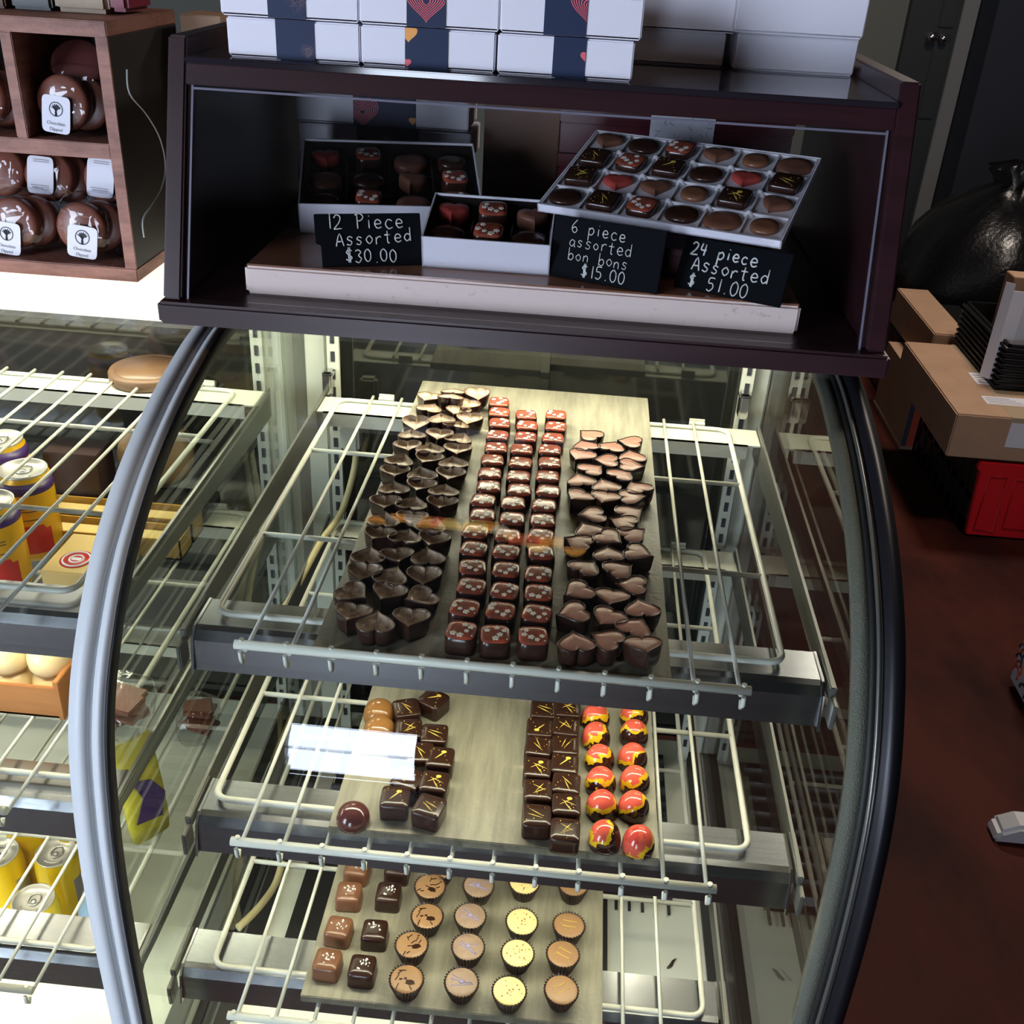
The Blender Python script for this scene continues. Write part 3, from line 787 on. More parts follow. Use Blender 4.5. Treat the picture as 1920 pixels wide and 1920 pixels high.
# lower board
Z3 = -.407
for kind, col, word in (('milk', [(140, 1470), (195, 1310), (245, 1138), (285, 1015)], 'milk'), ('dark', [(310, 1500), (370, 1325), (437, 1140), (480, 1012)], 'dark')):
    for i, (cx, cy) in enumerate(col):
        u, v = c2(cx, cy); p = at(u, v, Z=Z3 + .011)
        place(kind, TR(p.x, p.y, Z3, random.uniform(-.08, .08)), 'salted %s chocolate square, %s from the front on the lower board' % (word, ordn(i)), 'salted squares on the lower board')
for kind, col, word in (('flakes', [(525, 1545), (550, 1380), (625, 1240), (640, 1092), (688, 1000)], 'tan cup with dark flakes'), ('blue', [(792, 1557), (825, 1387), (835, 1237), (875, 1090)], 'greyish tan cup with lavender streaks'),
                        ('chips', [(1025, 1602), (1065, 1417), (1085, 1262), (1098, 1072)], 'cream yellow cup with rust chips'), ('lines', [(1277, 1595), (1285, 1425), (1315, 1285), (1335, 1085)], 'plain tan cup with fine lines')):
    for i, (cx, cy) in enumerate(col):
        u, v = c2(cx, cy); p = at(u, v, Z=Z3 + .021)
        place(kind, TR(p.x, p.y, Z3, random.uniform(-.6, .6), random.uniform(-.04, .04)), '%s, %s from the front on the lower board' % (word, ordn(i)), 'fluted cups on the lower board')

# ------------------------------------------------------------------ the dark wooden hood on top of the case
ho = (.145, .45, .185)
hood = thing('display_hood', 'dark cherry wood display hood with a sloping glass front, on the right case', 'display hood', ho)


def H(m, n, mt, **k): return m.build(n, mt, hood, ho, **k)


H(MB().box((-.208, .252, .168 + .0165), (.499, .76, .207)), 'base_board', HOODW, bevel=.003)
for x0, x1 in ((-.205, -.187), (.477, .496)):
    H(MB().prism([(.262, .207), (.345, .437), (.76, .437), (.76, .207)], 'x', x0, x1), 'side_board', HOODW, bevel=.002)
H(MB().box((-.187, .333, .415), (.477, .76, .4205)), 'top_panel', HOODTOP, bevel=.001)
H(MB().prism([(.331, .396), (.338, .4148), (.356, .4148), (.350, .396)], 'x', -.187, .477), 'top_rail', HOODW, bevel=.001)
H(MB().prism([(.268, .2072), (.3355, .396), (.3385, .396), (.271, .2072)], 'x', -.1865, .4765), 'front_glass', GH)
GEDGE = mat('glass_edge_tint', (.16, .15, .20), .3)
q = MB()
for x in (-.1815, .4715): q.prism([(.2662, .2072), (.3337, .396), (.3353, .396), (.2678, .2072)], 'x', x - .001, x + .001)
q.prism([(.3322, .392), (.3329, .394), (.3345, .394), (.3338, .392)], 'x', -.1815, .4715)
H(q, 'glass_edge', GEDGE)
for x0, x1 in ((-.1868, -.1825), (.4725, .4768)):
    H(MB().prism([(.273, .207), (.337, .396), (.347, .396), (.283, .207)], 'x', x0, x1), 'glass_channel', HOODW)

# stone slab
SZ0, SZ1 = .207, .237
sl = thing('stone_slab', 'pink marble slab carrying the open chocolate boxes, inside the wooden hood', 'stone slab', (.14, .37, SZ0))
MB().box((-.133, .297, SZ0), (.417, .447, SZ1 - .0012)).build('body', MARBLE, sl, (.14, .37, SZ0), bevel=.003)
MB().box((-.131, .299, SZ1 - .002), (.415, .445, SZ1)).build('polished_top', MARBLET, sl, (.14, .37, SZ0), bevel=.0008)


# open boxes ----------------------------------------------------------------
def open_box(P, label, traymat, nx, ny, th=.0015, tz=.45, flare=0.0, halves=False):
    x, y, z, yaw, tilt, w, d, h = P
    M = TR(x, y, z, yaw, tilt)
    t = thing('open_chocolate_box', label, 'chocolate box', M=M)
    m = MB().box((0, 0, 0), (w, d, th)); m.box((0, 0, 0), (w, th, h)); m.box((0, d - th, 0), (w, d, h)); m.box((0, 0, 0), (th, d, h)); m.box((w - th, 0, 0), (w, d, h))
    m.build('box', CARDW, t)
    # prop that holds the back of the box up
    if tilt > .05:
        pz = d * math.sin(tilt)
        q = MB().box((w * .1, d * .75, -pz * .72), (w * .9, d * .9, -.0005)); q.build('prop', CARDW, t)
    tr = MB(); zt = h * tz; g = .003
    tr.box((th + .0005, th + .0005, th), (w - th - .0005, d - th - .0005, th + .004))
    cw, ch = (w - 2 * th) / nx, (d - 2 * th) / ny
    r = .0009
    for i in range(nx + 1):
        xx = min(max(th + i * cw, th + .0015), w - th - .0015); tr.box((xx - r, th + .001, th + .003), (xx + r, d - th - .001, zt))
    for j in range(ny + 1):
        yy = min(max(th + j * ch, th + .0015), d - th - .0015); tr.box((th + .001, yy - r, th + .003), (w - th - .001, yy + r, zt))
    if traymat is TRAYW:
        for i in range(1, nx):
            for j in range(1, ny):
                tr.lathe([(.008, zt * .55), (.0045, zt * .95), (.0018, zt * 1.25), (.0003, zt * 1.3)], 10, (th + i * cw, th + j * ch, 0))
    if traymat is TRAYB:
        for p0, p1 in (((th + .0002, th + .0002, th), (w - th - .0002, th + .0012, h * .9)), ((th + .0002, d - th - .0012, th), (w - th - .0002, d - th - .0002, h * .93)), ((th + .0002, th + .0002, th), (th + .0012, d - th - .0002, h * .93)), ((w - th - .0012, th + .0002, th), (w - th - .0002, d - th - .0002, h * .93))): tr.box(p0, p1)
    tr.build('tray', traymat, t)
    if traymat is TRAYB:
        pass
    return M, cw, ch, th + (.011 if traymat is TRAYB else .004)


def fill(M, cw, ch, z0, grid, boxname, s=1.0, zs=None):
    ny = len(grid)
    for jj, row in enumerate(grid):                                      # rows listed from the back
        j = ny - 1 - jj
        rname = ('back row', 'second row from back', 'third row from back', 'front row')[jj] if jj < ny - 1 else 'front row'
        for i, k in enumerate(row):
            if not k: continue
            kind, word = {'h': ('redheart', 'red heart bonbon'), 'H': ('darkheart', 'brown heart bonbon'), 'b': ('blossom', 'blossom printed square'), 'o': ('oval', 'dark oval bonbon'), 'd': ('disc', 'brown oval bonbon'),
                          's': ('square', 'milk square bonbon'), 'g': ('ganache', 'drizzled dark square')}[k]
            L = M @ TR(.0015 + (i + .5) * cw, .0015 + (j + .5) * ch, z0, random.uniform(-.3, .3) if k not in 'bsg' else random.uniform(-.1, .1)) @ Matrix.Diagonal((s, s, zs or s, 1))
            place(kind, L, '%s in the %s box, %s, %s from left' % (word, boxname, rname, ordn(i)), 'bonbons in the open %s box' % boxname)


B12 = (-.1097, .4251, .2373, .20, .2908, .200, .1487, .0354)
M, cw, ch, z0 = open_box(B12, 'open white 12-piece box with a black tray, propped up on the marble slab', TRAYB, 4, 3, tz=.5, halves=True)
fill(M, cw, ch, z0, ['hbdo', 'doHb', 'obdb'], '12-piece', 1.12)
B6 = (.0401, .3324, .2373, .0, .239, .129, .0966, .0335)
M, cw, ch, z0 = open_box(B6, 'small open white 6-piece box with a black tray at the front of the marble slab', TRAYB, 3, 2, tz=.45)
fill(M, cw, ch, z0, ['hbH', 'obo'], '6-piece', 1.15)
B24 = None
_M = TR(.1537, .3877, .2685, -.3383, .302) @ Matrix.Translation((0, 0, .0215)); B24 = (*_M.translation, -.3383, .302, .2501, .172, .0085)
M, cw, ch, z0 = open_box(B24, 'open white 24-piece box with a white tray, tilted at the right of the slab', TRAYW, 6, 4, tz=.95)
t = thing('maroon_stand', 'closed dark maroon box under the open 24-piece box on the slab', 'gift box', M=TR(.192, .402, .2373, -.3383))
MB().box((0, 0, 0), (.205, .062, .020)).build('box_body', MAROON, t, bevel=.001); MB().box((-.001, -.001, .0205), (.206, .063, .0275)).build('lid', MAROON, t, bevel=.001)
fill(M, cw, ch, .002, ['HobHsd', 'gbgohg', 'ghHsgH', 'ogbodS'.replace('S', 's')], '24-piece', 1.08, .62)

# chalk signs -------------------------------------------------------------------
STROKES = {
    '1': [[(.3, 1), (.3, 0)]], '2': [[(.05, .8), (.2, 1), (.42, .95), (.5, .75), (.35, .4), (.05, .05), (.1, 0), (.6, .05)]], '0': [[(.3, 1), (.08, .75), (.08, .25), (.3, 0), (.52, .25), (.52, .75), (.3, 1)]],
    '3': [[(.08, .9), (.3, 1), (.5, .8), (.3, .55), (.52, .3), (.3, 0), (.05, .12)]], '4': [[(.15, 1), (.08, .45), (.55, .5)], [(.45, .95), (.4, 0)]], '5': [[(.55, 1), (.15, .98), (.12, .6), (.4, .6), (.52, .3), (.3, 0), (.05, .1)]],
    '6': [[(.45, 1), (.15, .6), (.08, .25), (.3, 0), (.5, .2), (.35, .45), (.1, .3)]], '.': [[(.2, .05), (.26, .02)]], '$': [[(.5, .8), (.3, .9), (.1, .7), (.3, .5), (.5, .3), (.3, .1), (.05, .2)], [(.25, 1.05), (.25, -.05)], [(.36, 1.05), (.36, -.05)]],
    'P': [[(.15, 0), (.15, 1)], [(.0, .9), (.3, 1.02), (.55, .8), (.4, .55), (.15, .5)]], 'A': [[(.0, 0), (.3, 1), (.6, 0)], [(.1, .35), (.55, .38)]],
    'a': [[(.5, .5), (.25, .6), (.05, .3), (.25, .02), (.48, .3)], [(.5, .55), (.5, .1), (.6, .02)]], 'b': [[(.1, 1), (.1, 0)], [(.1, .35), (.35, .55), (.52, .28), (.35, 0), (.1, .1)]], 'c': [[(.5, .5), (.25, .6), (.06, .3), (.25, 0), (.52, .1)]],
    'd': [[(.48, .45), (.25, .55), (.06, .28), (.25, 0), (.48, .2)], [(.5, 1), (.5, 0)]], 'e': [[(.08, .3), (.5, .34), (.4, .58), (.18, .58), (.06, .28), (.25, 0), (.55, .1)]], 'i': [[(.2, .55), (.2, 0)], [(.2, .8), (.22, .84)]],
    'n': [[(.08, .55), (.08, 0)], [(.08, .35), (.3, .58), (.48, .4), (.48, 0)]], 'o': [[(.3, .58), (.07, .3), (.3, 0), (.52, .3), (.3, .58)]], 'p': [[(.1, .55), (.1, -.42)], [(.1, .4), (.35, .58), (.52, .3), (.32, .02), (.1, .1)]],
    'r': [[(.1, .55), (.1, 0)], [(.1, .35), (.3, .58), (.48, .52)]], 's': [[(.48, .5), (.25, .6), (.12, .42), (.42, .22), (.3, 0), (.06, .08)]], 't': [[(.25, .95), (.25, .05), (.4, 0)], [(.0, .62), (.5, .64)]]}


def write(m, txt, x, z, size, slope=0, rad=.0007, gap=.72, y=-.0007, shear=.0):
    cx = x; rj = random.Random(txt); s0, z0_ = size, z
    for ch_ in txt:
        size = s0 * rj.uniform(.92, 1.08); z = z0_ + s0 * rj.uniform(-.06, .06)
        if ch_ != ' ':
            for st in STROKES[ch_]:
                P = [(cx + (px + shear * pz) * size, y, z + pz * size + slope * (cx - x + px * size)) for px, pz in st]
                m.tube(catmull(P, 3) if len(P) > 2 else P, rad, 5)
        cx += s0 * (gap if ch_ not in '.i1' else gap * .72)


def sign(P, label, lines, outline=None):
    x, y, z, yaw, tilt, w, d, h = P
    t = thing('chalk_sign', label, 'sign', M=TR(x, y, z, yaw, tilt), group='chalk price signs on the slab')
    q = outline or [(0, 0), (w, 0), (w, h), (0, h)]
    MB().prism(q, 'y', 0, .004).build('board', SLATEB, t, bevel=.0006)
    m = MB()
    for txt, lx, lz, s_, sl_, r in lines: write(m, txt, lx, lz, s_, sl_, r)
    m.build('chalk_lettering', CHALK, t)
    st = MB().prism([(.004, 0), (.004, h * .7), (.004 + .012, -.0)], 'x', w * .45, w * .55); st.build('stand', SLATEB, t)


w, h = .1066, .053
sign((-.0598, .2911 + .012, .2373, .33, -.50, w, .004, h), 'black chalk sign reading 12 Piece Assorted $30.00, in front of the 12-piece box', [('12 Piece', .011, .0375, .0150, .0, .0007), ('Assorted', .020, .0205, .0135, .05, .0007), ('$30.00', .028, .004, .0130, .0, .0007)],
     [(.005, 0), (w, 0), (w, h), (0, h), (0, h * .46), (.005, h * .42)])
w, h = .1143, .060
sign((.1683, .3330, .2373, -.3337, -.1707, w, .004, h), 'black chalk sign reading 6 piece assorted bon bons $15.00, right of the small box', [('6 piece', .018, .0455, .0122, -.02, .00055), ('assorted', .018, .0325, .0115, -.02, .0005), ('bon bons', .018, .0195, .0112, -.02, .0005), ('$15.00', .034, .005, .0122, -.02, .00065)])
w, h = .1087, .0514
sign((.2935, .3270, .2373, -.4074, -.45, w, .004, h), 'black chalk sign reading 24 piece Assorted $51.00, in front of the 24-piece box', [('24 piece', .009, .0350, .0125, -.02, .0009), ('Assorted', .014, .0200, .0138, -.02, .0008), ('$ 51.00', .014, .0035, .0135, -.02, .00075)])


# closed gift boxes ----------------------------------------------------------------
def gift_box(M, w, d, h, label, group, band=None, prints=(), m_card=CARDW):
    t = thing('gift_box', label, 'gift box', M=M, group=group)
    m = MB().box((.0008, .0008, 0), (w - .0008, d - .0008, h * .985)); m.build('box_body', m_card, t, bevel=.0012)
    l = MB().box((0, -.0006, h * .03), (w, d, h)); l.build('lid', m_card, t, bevel=.0014)
    if band:
        a, b = band[0] * w, band[1] * w
        s_ = MB()
        for p0, p1 in (((a, -.0016, .0004), (b, -.0008, h + .0012)), ((a, d + .0003, .0004), (b, d + .001, h + .0012)), ((a, -.0016, h + .0005), (b, d + .001, h + .0012))): s_.box(p0, p1)
        bd = s_.build('paper_sleeve', NAVY, t)
        yy = -.0019

        def hp(cx, cz, s2, k=1.0, rot=0):
            return [(cx + (x * math.cos(rot) - z * math.sin(rot)) * k, cz + (x * math.sin(rot) + z * math.cos(rot)) * k) for x, z in heart(s2)]

        def clip(poly):
            return [(min(max(x, a + .0002), b - .0002), min(max(z, .0008), h)) for x, z in poly]

        def ringp(mm, outer, inner):
            n = len(outer)
            A = [mm.bm.verts.new((x, yy, z)) for x, z in clip(outer)]; Bv = [mm.bm.verts.new((x, yy, z)) for x, z in clip(inner)]
            for k in range(n): mm.bm.faces.new((A[k], A[(k + 1) % n], Bv[(k + 1) % n], Bv[k]))
        for kind, cx, cz, s2, mt in prints:
            mm = MB(); cx = a + cx * (b - a); cz *= h
            if kind == 'heart': mm.prism(clip(hp(cx, cz, s2)), 'y', yy, -.0015)
            elif kind == 'lines':
                k = 1.0
                while k > .12: ringp(mm, hp(cx, cz, s2, k), hp(cx, cz, s2, k - .055)); k -= .13
            elif kind == 'scribble':
                rnd = random.Random(int(cx * 1e5)); P = []
                for k in range(46):
                    r = s2 * rnd.uniform(.25, 1); q = rnd.uniform(0, 6.28)
                    P.append((min(max(cx + r * math.cos(q), a), b), yy + .0006, min(max(cz + r * math.sin(q), .001), h)))
                mm.tube(catmull(P, 3), .00035, 4)
            mm.build('sleeve_print', mt, bd)
    return t


TZ = .4207
top = 'white gift boxes stacked on the hood'
for k, (x, bnd, pr_, lab) in enumerate([(-.151, (.37, .66), [('scribble', .85, .25, .008, BRONZE)], 'white box with navy sleeve, bottom left of the boxes on the hood'),
                                        (-.023, (.33, .65), [('heart', .08, .85, .017, ORANGE), ('heart', .05, .12, .008, PINK)], 'white box with an orange heart on its sleeve, in the middle stack on the hood'),
                                        (.106, (.41, .65), [('heart', 1.0, .55, .010, PINK)], 'white box with a pink dot on its navy sleeve, bottom of the right sleeved stack')]):
    gift_box(TR(x, .355, TZ, 0), .127, .095, .0345, lab, top, bnd, pr_)
for k, (x, bnd, pr_, lab) in enumerate([(-.1545, (.345, .62), [('scribble', .78, .5, .013, BRONZE)], 'white box with bronze tree print on its sleeve, upper left on the hood'),
                                        (-.0235, (.34, .62), [('lines', .5, .62, .040, PINK)], 'white box with a lined pink heart on its sleeve, upper middle on the hood'),
                                        (.1075, (.31, .61), [('lines', 1.05, .75, .036, PINK)], 'white box with pink arcs on its sleeve, upper right of the sleeved boxes')]):
    gift_box(TR(x, .352, TZ + .0357, .0), .1305, .095, .0345, lab, top, bnd, pr_)
gift_box(TR(.236, .53, TZ, .0), .098, .12, .034, 'plain white box, lower of the middle pair behind the sleeved boxes', top)
gift_box(TR(.241, .522, TZ + .0343, .0), .101, .12, .034, 'plain white box, upper of the middle pair behind the sleeved boxes', top)
gift_box(TR(.3455, .52, TZ, .05), .128, .12, .037, 'plain white box at the right end of the hood, lower one', top)
gift_box(TR(.3385, .505, TZ + .0373, .04), .134, .13, .05, 'plain white box at the right end of the hood, upper one, larger', top)
# boxes inside the hood behind the slab
ins = 'closed boxes at the back of the hood'
for k in range(5):
    gift_box(TR(-.171 + (.006, 0, .004, .0, -.006)[k], .652, .2072 + .0364 * k, (.0, .01, -.01, .0, .012)[k]), .218, .10, .0347, 'closed white box with navy sleeve behind the 12-piece box, %s from the bottom' % ordn(k), ins, (.34, .70),
             [('lines', .15, .45, .040, PINK), ('heart', .95, .25, .010, ORANGE)] if k == 3 else [('scribble', .5, .6, .010, BRONZE)])
for k in range(3):
    w_ = .272
    t = thing('maroon_box', 'dark maroon box at the back of the hood, %s of three' % ('bottom', 'middle', 'top')[k], 'gift box', M=TR(.163, .60, .2072 + .0512 * k, 0), group='maroon boxes at the back of the hood')
    MB().box((0, 0, 0), (w_, .14, .034)).build('box_body', MAROON, t, bevel=.001); MB().box((-.001, -.001, .0345), (w_ + .001, .141, .050)).build('lid', MAROON, t, bevel=.001)
    if k == 2:
        lb = bx('label_sticker', PAPER, (.105, -.0016, .013), (.180, -.0012, .049), t)
        q = MB(); rnd = random.Random(5)
        for n in range(16):
            cx, cz = rnd.uniform(.110, .175), rnd.uniform(.020, .046); a = rnd.uniform(0, 6)
            q.tube([(cx, -.0018, cz), (cx + .003 * math.cos(a), -.0018, cz + .003 * math.sin(a)), (cx + .006 * math.cos(a + .7), -.0018, min(cz + .006 * math.sin(a + .7), .0485))], .0003, 4)
        q.build('label_drawing', GREYINK, lb)
t = thing('kraft_carton', 'plain brown carton behind the boxes in the hood', 'cardboard box', (.115, .69, .207))
MB().box((-.05, -.02, 0), (.045, .05, .15)).build('carton_body', BROWNW, t, bevel=.001); MB().box((-.05, -.021, .1505), (.045, .051, .153)).build('flap', BROWNW, t)

# ------------------------------------------------------------------ wooden cubby with bagged cookies, on the left case
CZ = .1683; co = (-.55, .51, CZ)
cub = thing('wooden_cubby', 'reclaimed wood cubby shelf of bagged cookies, on the left display case', 'cubby shelf', co)


def Cb(m, n, mt, **k): return m.build(n, mt, cub, co, **k)


CX0, CX1, CY0, CY1 = -.86, -.299, .422, .615
Cb(MB().box((CX0, CY0, CZ), (CX1 + .0005, CY1, .184)), 'bottom_board', CUBBY, bevel=.0012)
Cb(MB().box((CX0, CY0, .4225), (CX1 + .0005, CY1, .4375)), 'top_board', CUBBY, bevel=.0012)
Cb(MB().box((CX0, CY0 + .001, .302), (CX1 - .0125, CY1, .318)), 'shelf_board', CUBBY, bevel=.001)
for x in (-.413, -.53, -.65): Cb(MB().box((x, CY0 + .0015, .318), (x + .0125, CY1, .4225)), 'divider', CUBBY, bevel=.001)
for x0, x1 in ((CX1 - .0125, CX1), (CX0, CX0 + .0125)):
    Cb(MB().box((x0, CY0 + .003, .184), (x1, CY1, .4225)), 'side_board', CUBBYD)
    Cb(MB().box((x0, CY0, .184), (x1, CY0 + .003, .4225)), 'face_strip', CUBBY)
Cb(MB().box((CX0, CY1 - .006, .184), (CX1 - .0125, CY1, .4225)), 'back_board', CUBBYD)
pts = [at(u, v, X=-.285) for u, v in ((238, 130), (243, 175), (275, 215), (300, 260), (310, 310), (303, 350), (283, 385), (268, 412), (270, 445))]
tag(MB().tube(catmull([tuple(p) for p in pts], 5), .0009, 6).build('white_cord', mat('grey_cord', (.35, .36, .36), .4)), 'thin white cord hanging beside the cubby', 'cord')


def text(body, size, M, parent, mt, name='lettering'):
    c = bpy.data.curves.new(name, 'FONT'); c.body = body; c.size = size; c.align_x = 'CENTER'; c.align_y = 'CENTER'; c.extrude = .0001
    c.materials.append(mt)
    tmp = bpy.data.objects.new(name, c); COL.objects.link(tmp); dg = bpy.context.evaluated_depsgraph_get(); dg.update()
    me = bpy.data.meshes.new_from_object(tmp.evaluated_get(dg)); bpy.data.objects.remove(tmp)
    if not me.materials: me.materials.append(mt)
    o = bpy.data.objects.new(name, me); COL.objects.link(o); o.parent = parent; o.matrix_local = M
    return o


def emblem(m, cx, cz, r, y):
    m.tube([(cx + r * math.cos(k * PI / 10), y, cz + r * math.sin(k * PI / 10)) for k in range(20)], r * .06, 4, closed=True)
    m.tube([(cx, y, cz - r * .95), (cx - r * .03, y, cz - r * .3), (cx, y, cz)], r * .13, 5, taper=[1.5, 1, .8])
    for a in (-1.15, -.7, -.25, .2, .65, 1.1):
        L = r * .78
        m.tube([(cx, y, cz - r * .25), (cx + L * .5 * math.sin(a), y, cz + L * .35 * math.cos(a)), (cx + L * math.sin(a) * 1.0, y, cz + L * math.cos(a) * .95)], r * .06, 4)
        m.tube([(cx + L * .5 * math.sin(a), y, cz + L * .35 * math.cos(a)), (cx + L * .8 * math.sin(a + .35), y, cz + L * .8 * math.cos(a + .35))], r * .045, 4)


def cookie_bag(u, v, Y, tilt, yaw, label, lab=None, back=False, flat=False, r=.0285):
    """two chocolate covered sandwich cookies in a clear bag; u, v is the cookie's centre in the photo"""
    p = at(u, v, Y=Y); fl = .318 if v < 290 else .184
    p.z = max(p.z, fl + .0345); p.x = min(p.x, -.3535)
    t = thing('bagged_cookie', label, 'bagged cookie', M=TR(p.x, p.y, p.z, yaw, tilt, 0), group='bagged cookies in the cubby')
    ax = Matrix.Rotation(PI / 2, 4, 'X')
    for k, (dx, dy) in enumerate(((0, 0), (.013, .021))):
        prof = [(.001, -.0085), (r * .86, -.0085), (r * .97, -.006), (r, -.002), (r * .985, 0), (r, .002), (r * .97, .006), (r * .86, .0085), (.001, .0085)]
        MB().lathe(prof, 40, M=Matrix.Translation((dx, dy, 0)) @ ax).build('cookie', COOKIE if not flat else COOKIER, t)
    b = MB(); R = []
    n = 28; rnd = random.Random(int(u))
    for s_, yy in ((.35, -.0135), (.88, -.0125), (1.0, -.004), (1.05, .010), (1.0, .028), (.85, .034), (.35, .035)):
        R.append([(.007 + r * 1.12 * s_ * math.copysign(abs(math.cos(2 * PI * k / n)) ** .6, math.cos(2 * PI * k / n)) + rnd.uniform(-.0012, .0012), yy + rnd.uniform(-.001, .001), .002 + r * 1.12 * s_ * math.copysign(abs(math.sin(2 * PI * k / n)) ** .6, math.sin(2 * PI * k / n)) * (1.12 if math.sin(2 * PI * k / n) > 0 else .95) + rnd.uniform(-.0012, .0012)) for k in range(n)])
    b.loft(R).build('clear_bag', FILM, t)
    if lab:
        (lx, lz, lw, lh, rot) = lab
        Lm = Matrix.Translation((lx, -.0150, lz)) @ Matrix.Rotation(rot, 4, 'Y')
        q = MB().prism([(x * lw / 2, z * lh / 2) for x, z in sq(2, 2, 24, 7)], 'y', 0, .0004); L = q.build('paper_label', PAPER, t); L.matrix_local = Lm
        if back:
            q = MB()
            for k in range(3): q.box((-.011 + .002 * k, -.0003, -lh * .28 - .0022 * k), (.010, -.0001, -lh * .28 - .0022 * k + .0008))
            for k in range(2): q.box((-.008, -.0003, lh * .40 - .0022 * k), (.010, -.0001, lh * .40 - .0022 * k + .0008))
            q.build('fine_print', GREYINK, L)
        else:
            q = MB(); emblem(q, 0, lh * .14, lw * .23, -.0003); q.build('tree_emblem', INK, L)
            for k, s_ in enumerate(('Chocolate', 'Dipped')):
                text(s_, .0048, Matrix.Translation((0, -.0003, -lh * .24 - k * .0062)) @ Matrix.Rotation(PI / 2, 4, 'X'), L, GREYINK)
    return t


cookie_bag(125, 212, .452, -.12, 0, 'bagged cookie standing in the upper cubby cell, tree label on its front', (-.004, -.012, .031, .038, .10))
cookie_bag(148, 122, .486, -.7, .2, 'bagged cookie lying tipped at the top of the upper cubby cell', None, flat=True)
cookie_bag(158, 442, .452, -.12, .04, 'bagged cookie with tree label at the right of the lower cubby cell', (.004, -.014, .034, .036, .12))
cookie_bag(32, 436, .452, -.12, .0, 'bagged cookie with tree label left of the rightmost bag, lower cubby cell', (-.004, -.016, .032, .036, .10))
cookie_bag(95, 330, .510, -.25, .1, 'bagged cookie with fine print label behind, at the middle of the lower cell', (-.006, .0, .030, .042, .06), back=True)
cookie_bag(205, 335, .510, -.25, .0, 'bagged cookie with fine print label behind, against the right side of the cell', (-.004, .0, .032, .044, .06), back=True)
cookie_bag(5, 320, .510, -.2, .1, 'bagged cookie behind at the left edge of the lower cubby cell', None)
cookie_bag(-28, 205, .452, -.15, .0, 'bagged cookie in the upper cell left of the divider', None)
# things on the cubby
tag(bx('brown_tray', BROWNW, (-.56, .49, .4378), (-.437, .58, .472), bevel=.002), 'brown wooden box on the cubby top, left of the green tin', 'box')
tag(bx('green_tin', mat('dark_green_tin', (.030, .038, .036), .4), (-.433, .495, .4378), (-.388, .56, .475), bevel=.003), 'dark grey green tin on the cubby top', 'tin')
q = thing('paper_bag', 'cream paper bag lying on the cubby top with a maroon end', 'paper bag', (-.35, .53, .4378))
MB().box((-.036, -.035, 0), (.024, .04, .032)).build('bag_body', mat('cream_paper', (.46, .36, .26), .6, bump=(60, .6)), q, bevel=.005)
MB().box((.0245, -.033, .003), (.045, .035, .038)).build('bag_end', mat('maroon_paper', (.22, .012, .04), .4), q, bevel=.004)
tag(bx('cardboard_tray', KRAFT, (-.280, .58, .168 + .0005), (-.232, .64, .436), bevel=.001), 'narrow brown cardboard carton standing between the cubby and the hood', 'cardboard box')

# ------------------------------------------------------------------ goods in the left case
def can(p, body, label, group, r=.033, h=.122, deco=None):
    t = thing('drink_can', label, 'drink can', p, group)
    MB().lathe([(.002, .004), (r * .72, 0), (r * .95, .008), (r, .014), (r, h - .020), (r * .93, h - .008), (r * .86, h - .003)], 40, cap1=False).build('can_body', body, t)
    MB().lathe([(r * .86, h - .003), (r * .885, h), (r * .83, h - .0008), (r * .80, h - .005), (r * .3, h - .0045), (.001, h - .0045)], 40, cap0=False, cap1=False).build('lid', CANTOP, t)
    lid = t.children[-1]
    q = MB(); q.tube([(r * .26 * math.cos(k * PI / 8), r * .1 + r * .34 * math.sin(k * PI / 8), h - .0032) for k in range(16)], .0009, 5, closed=True)
    q.lathe([(.0035, h - .0048), (.003, h - .0025), (.001, h - .0022)], 12)
    q.tube([(r * .42 * math.cos(PI + k * PI / 8), -r * .28 + r * .25 * math.sin(PI + k * PI / 8), h - .0042) for k in range(9)], .0005, 4)
    q.build('pull_tab', CHROME, lid)
    if deco == 'gold':
        MB().lathe([(r * 1.002, h - .0235), (r * 1.004, h - .020), (r * .935, h - .0085), (r * .93, h - .009)], 40, cap0=False, cap1=False).build('purple_band', PURPLE, t)
        q = MB(); n = 14
        A = [(-1.75 + 1.35 * k / n) for k in range(n + 1)]
        q.strip([[(1.004 * r * math.cos(a), 1.004 * r * math.sin(a), z) for z in (.016, .020, .045, .056 if 2 < i < n - 2 else .050)] for i, a in enumerate(A)])
        q.build('red_fruit_panel', REDPR, t)
        q = MB()
        for z in (.080, .076, .064):
            q.strip([[(1.005 * r * math.cos(a), 1.005 * r * math.sin(a), z + dz) for dz in (0, .0012)] for a in [(-1.6 + .9 * k / 8) for k in range(9)]])
        q.build('fine_print', INK, t)
    elif deco == 'yellow':
        q = MB()
        q.strip([[(1.004 * r * math.cos(a), 1.004 * r * math.sin(a), z) for z in (.03, .085)] for a in [(-.5 + .9 * k / 8) for k in range(9)]])
        q.build('dark_label', GREYINK, t)
    return t


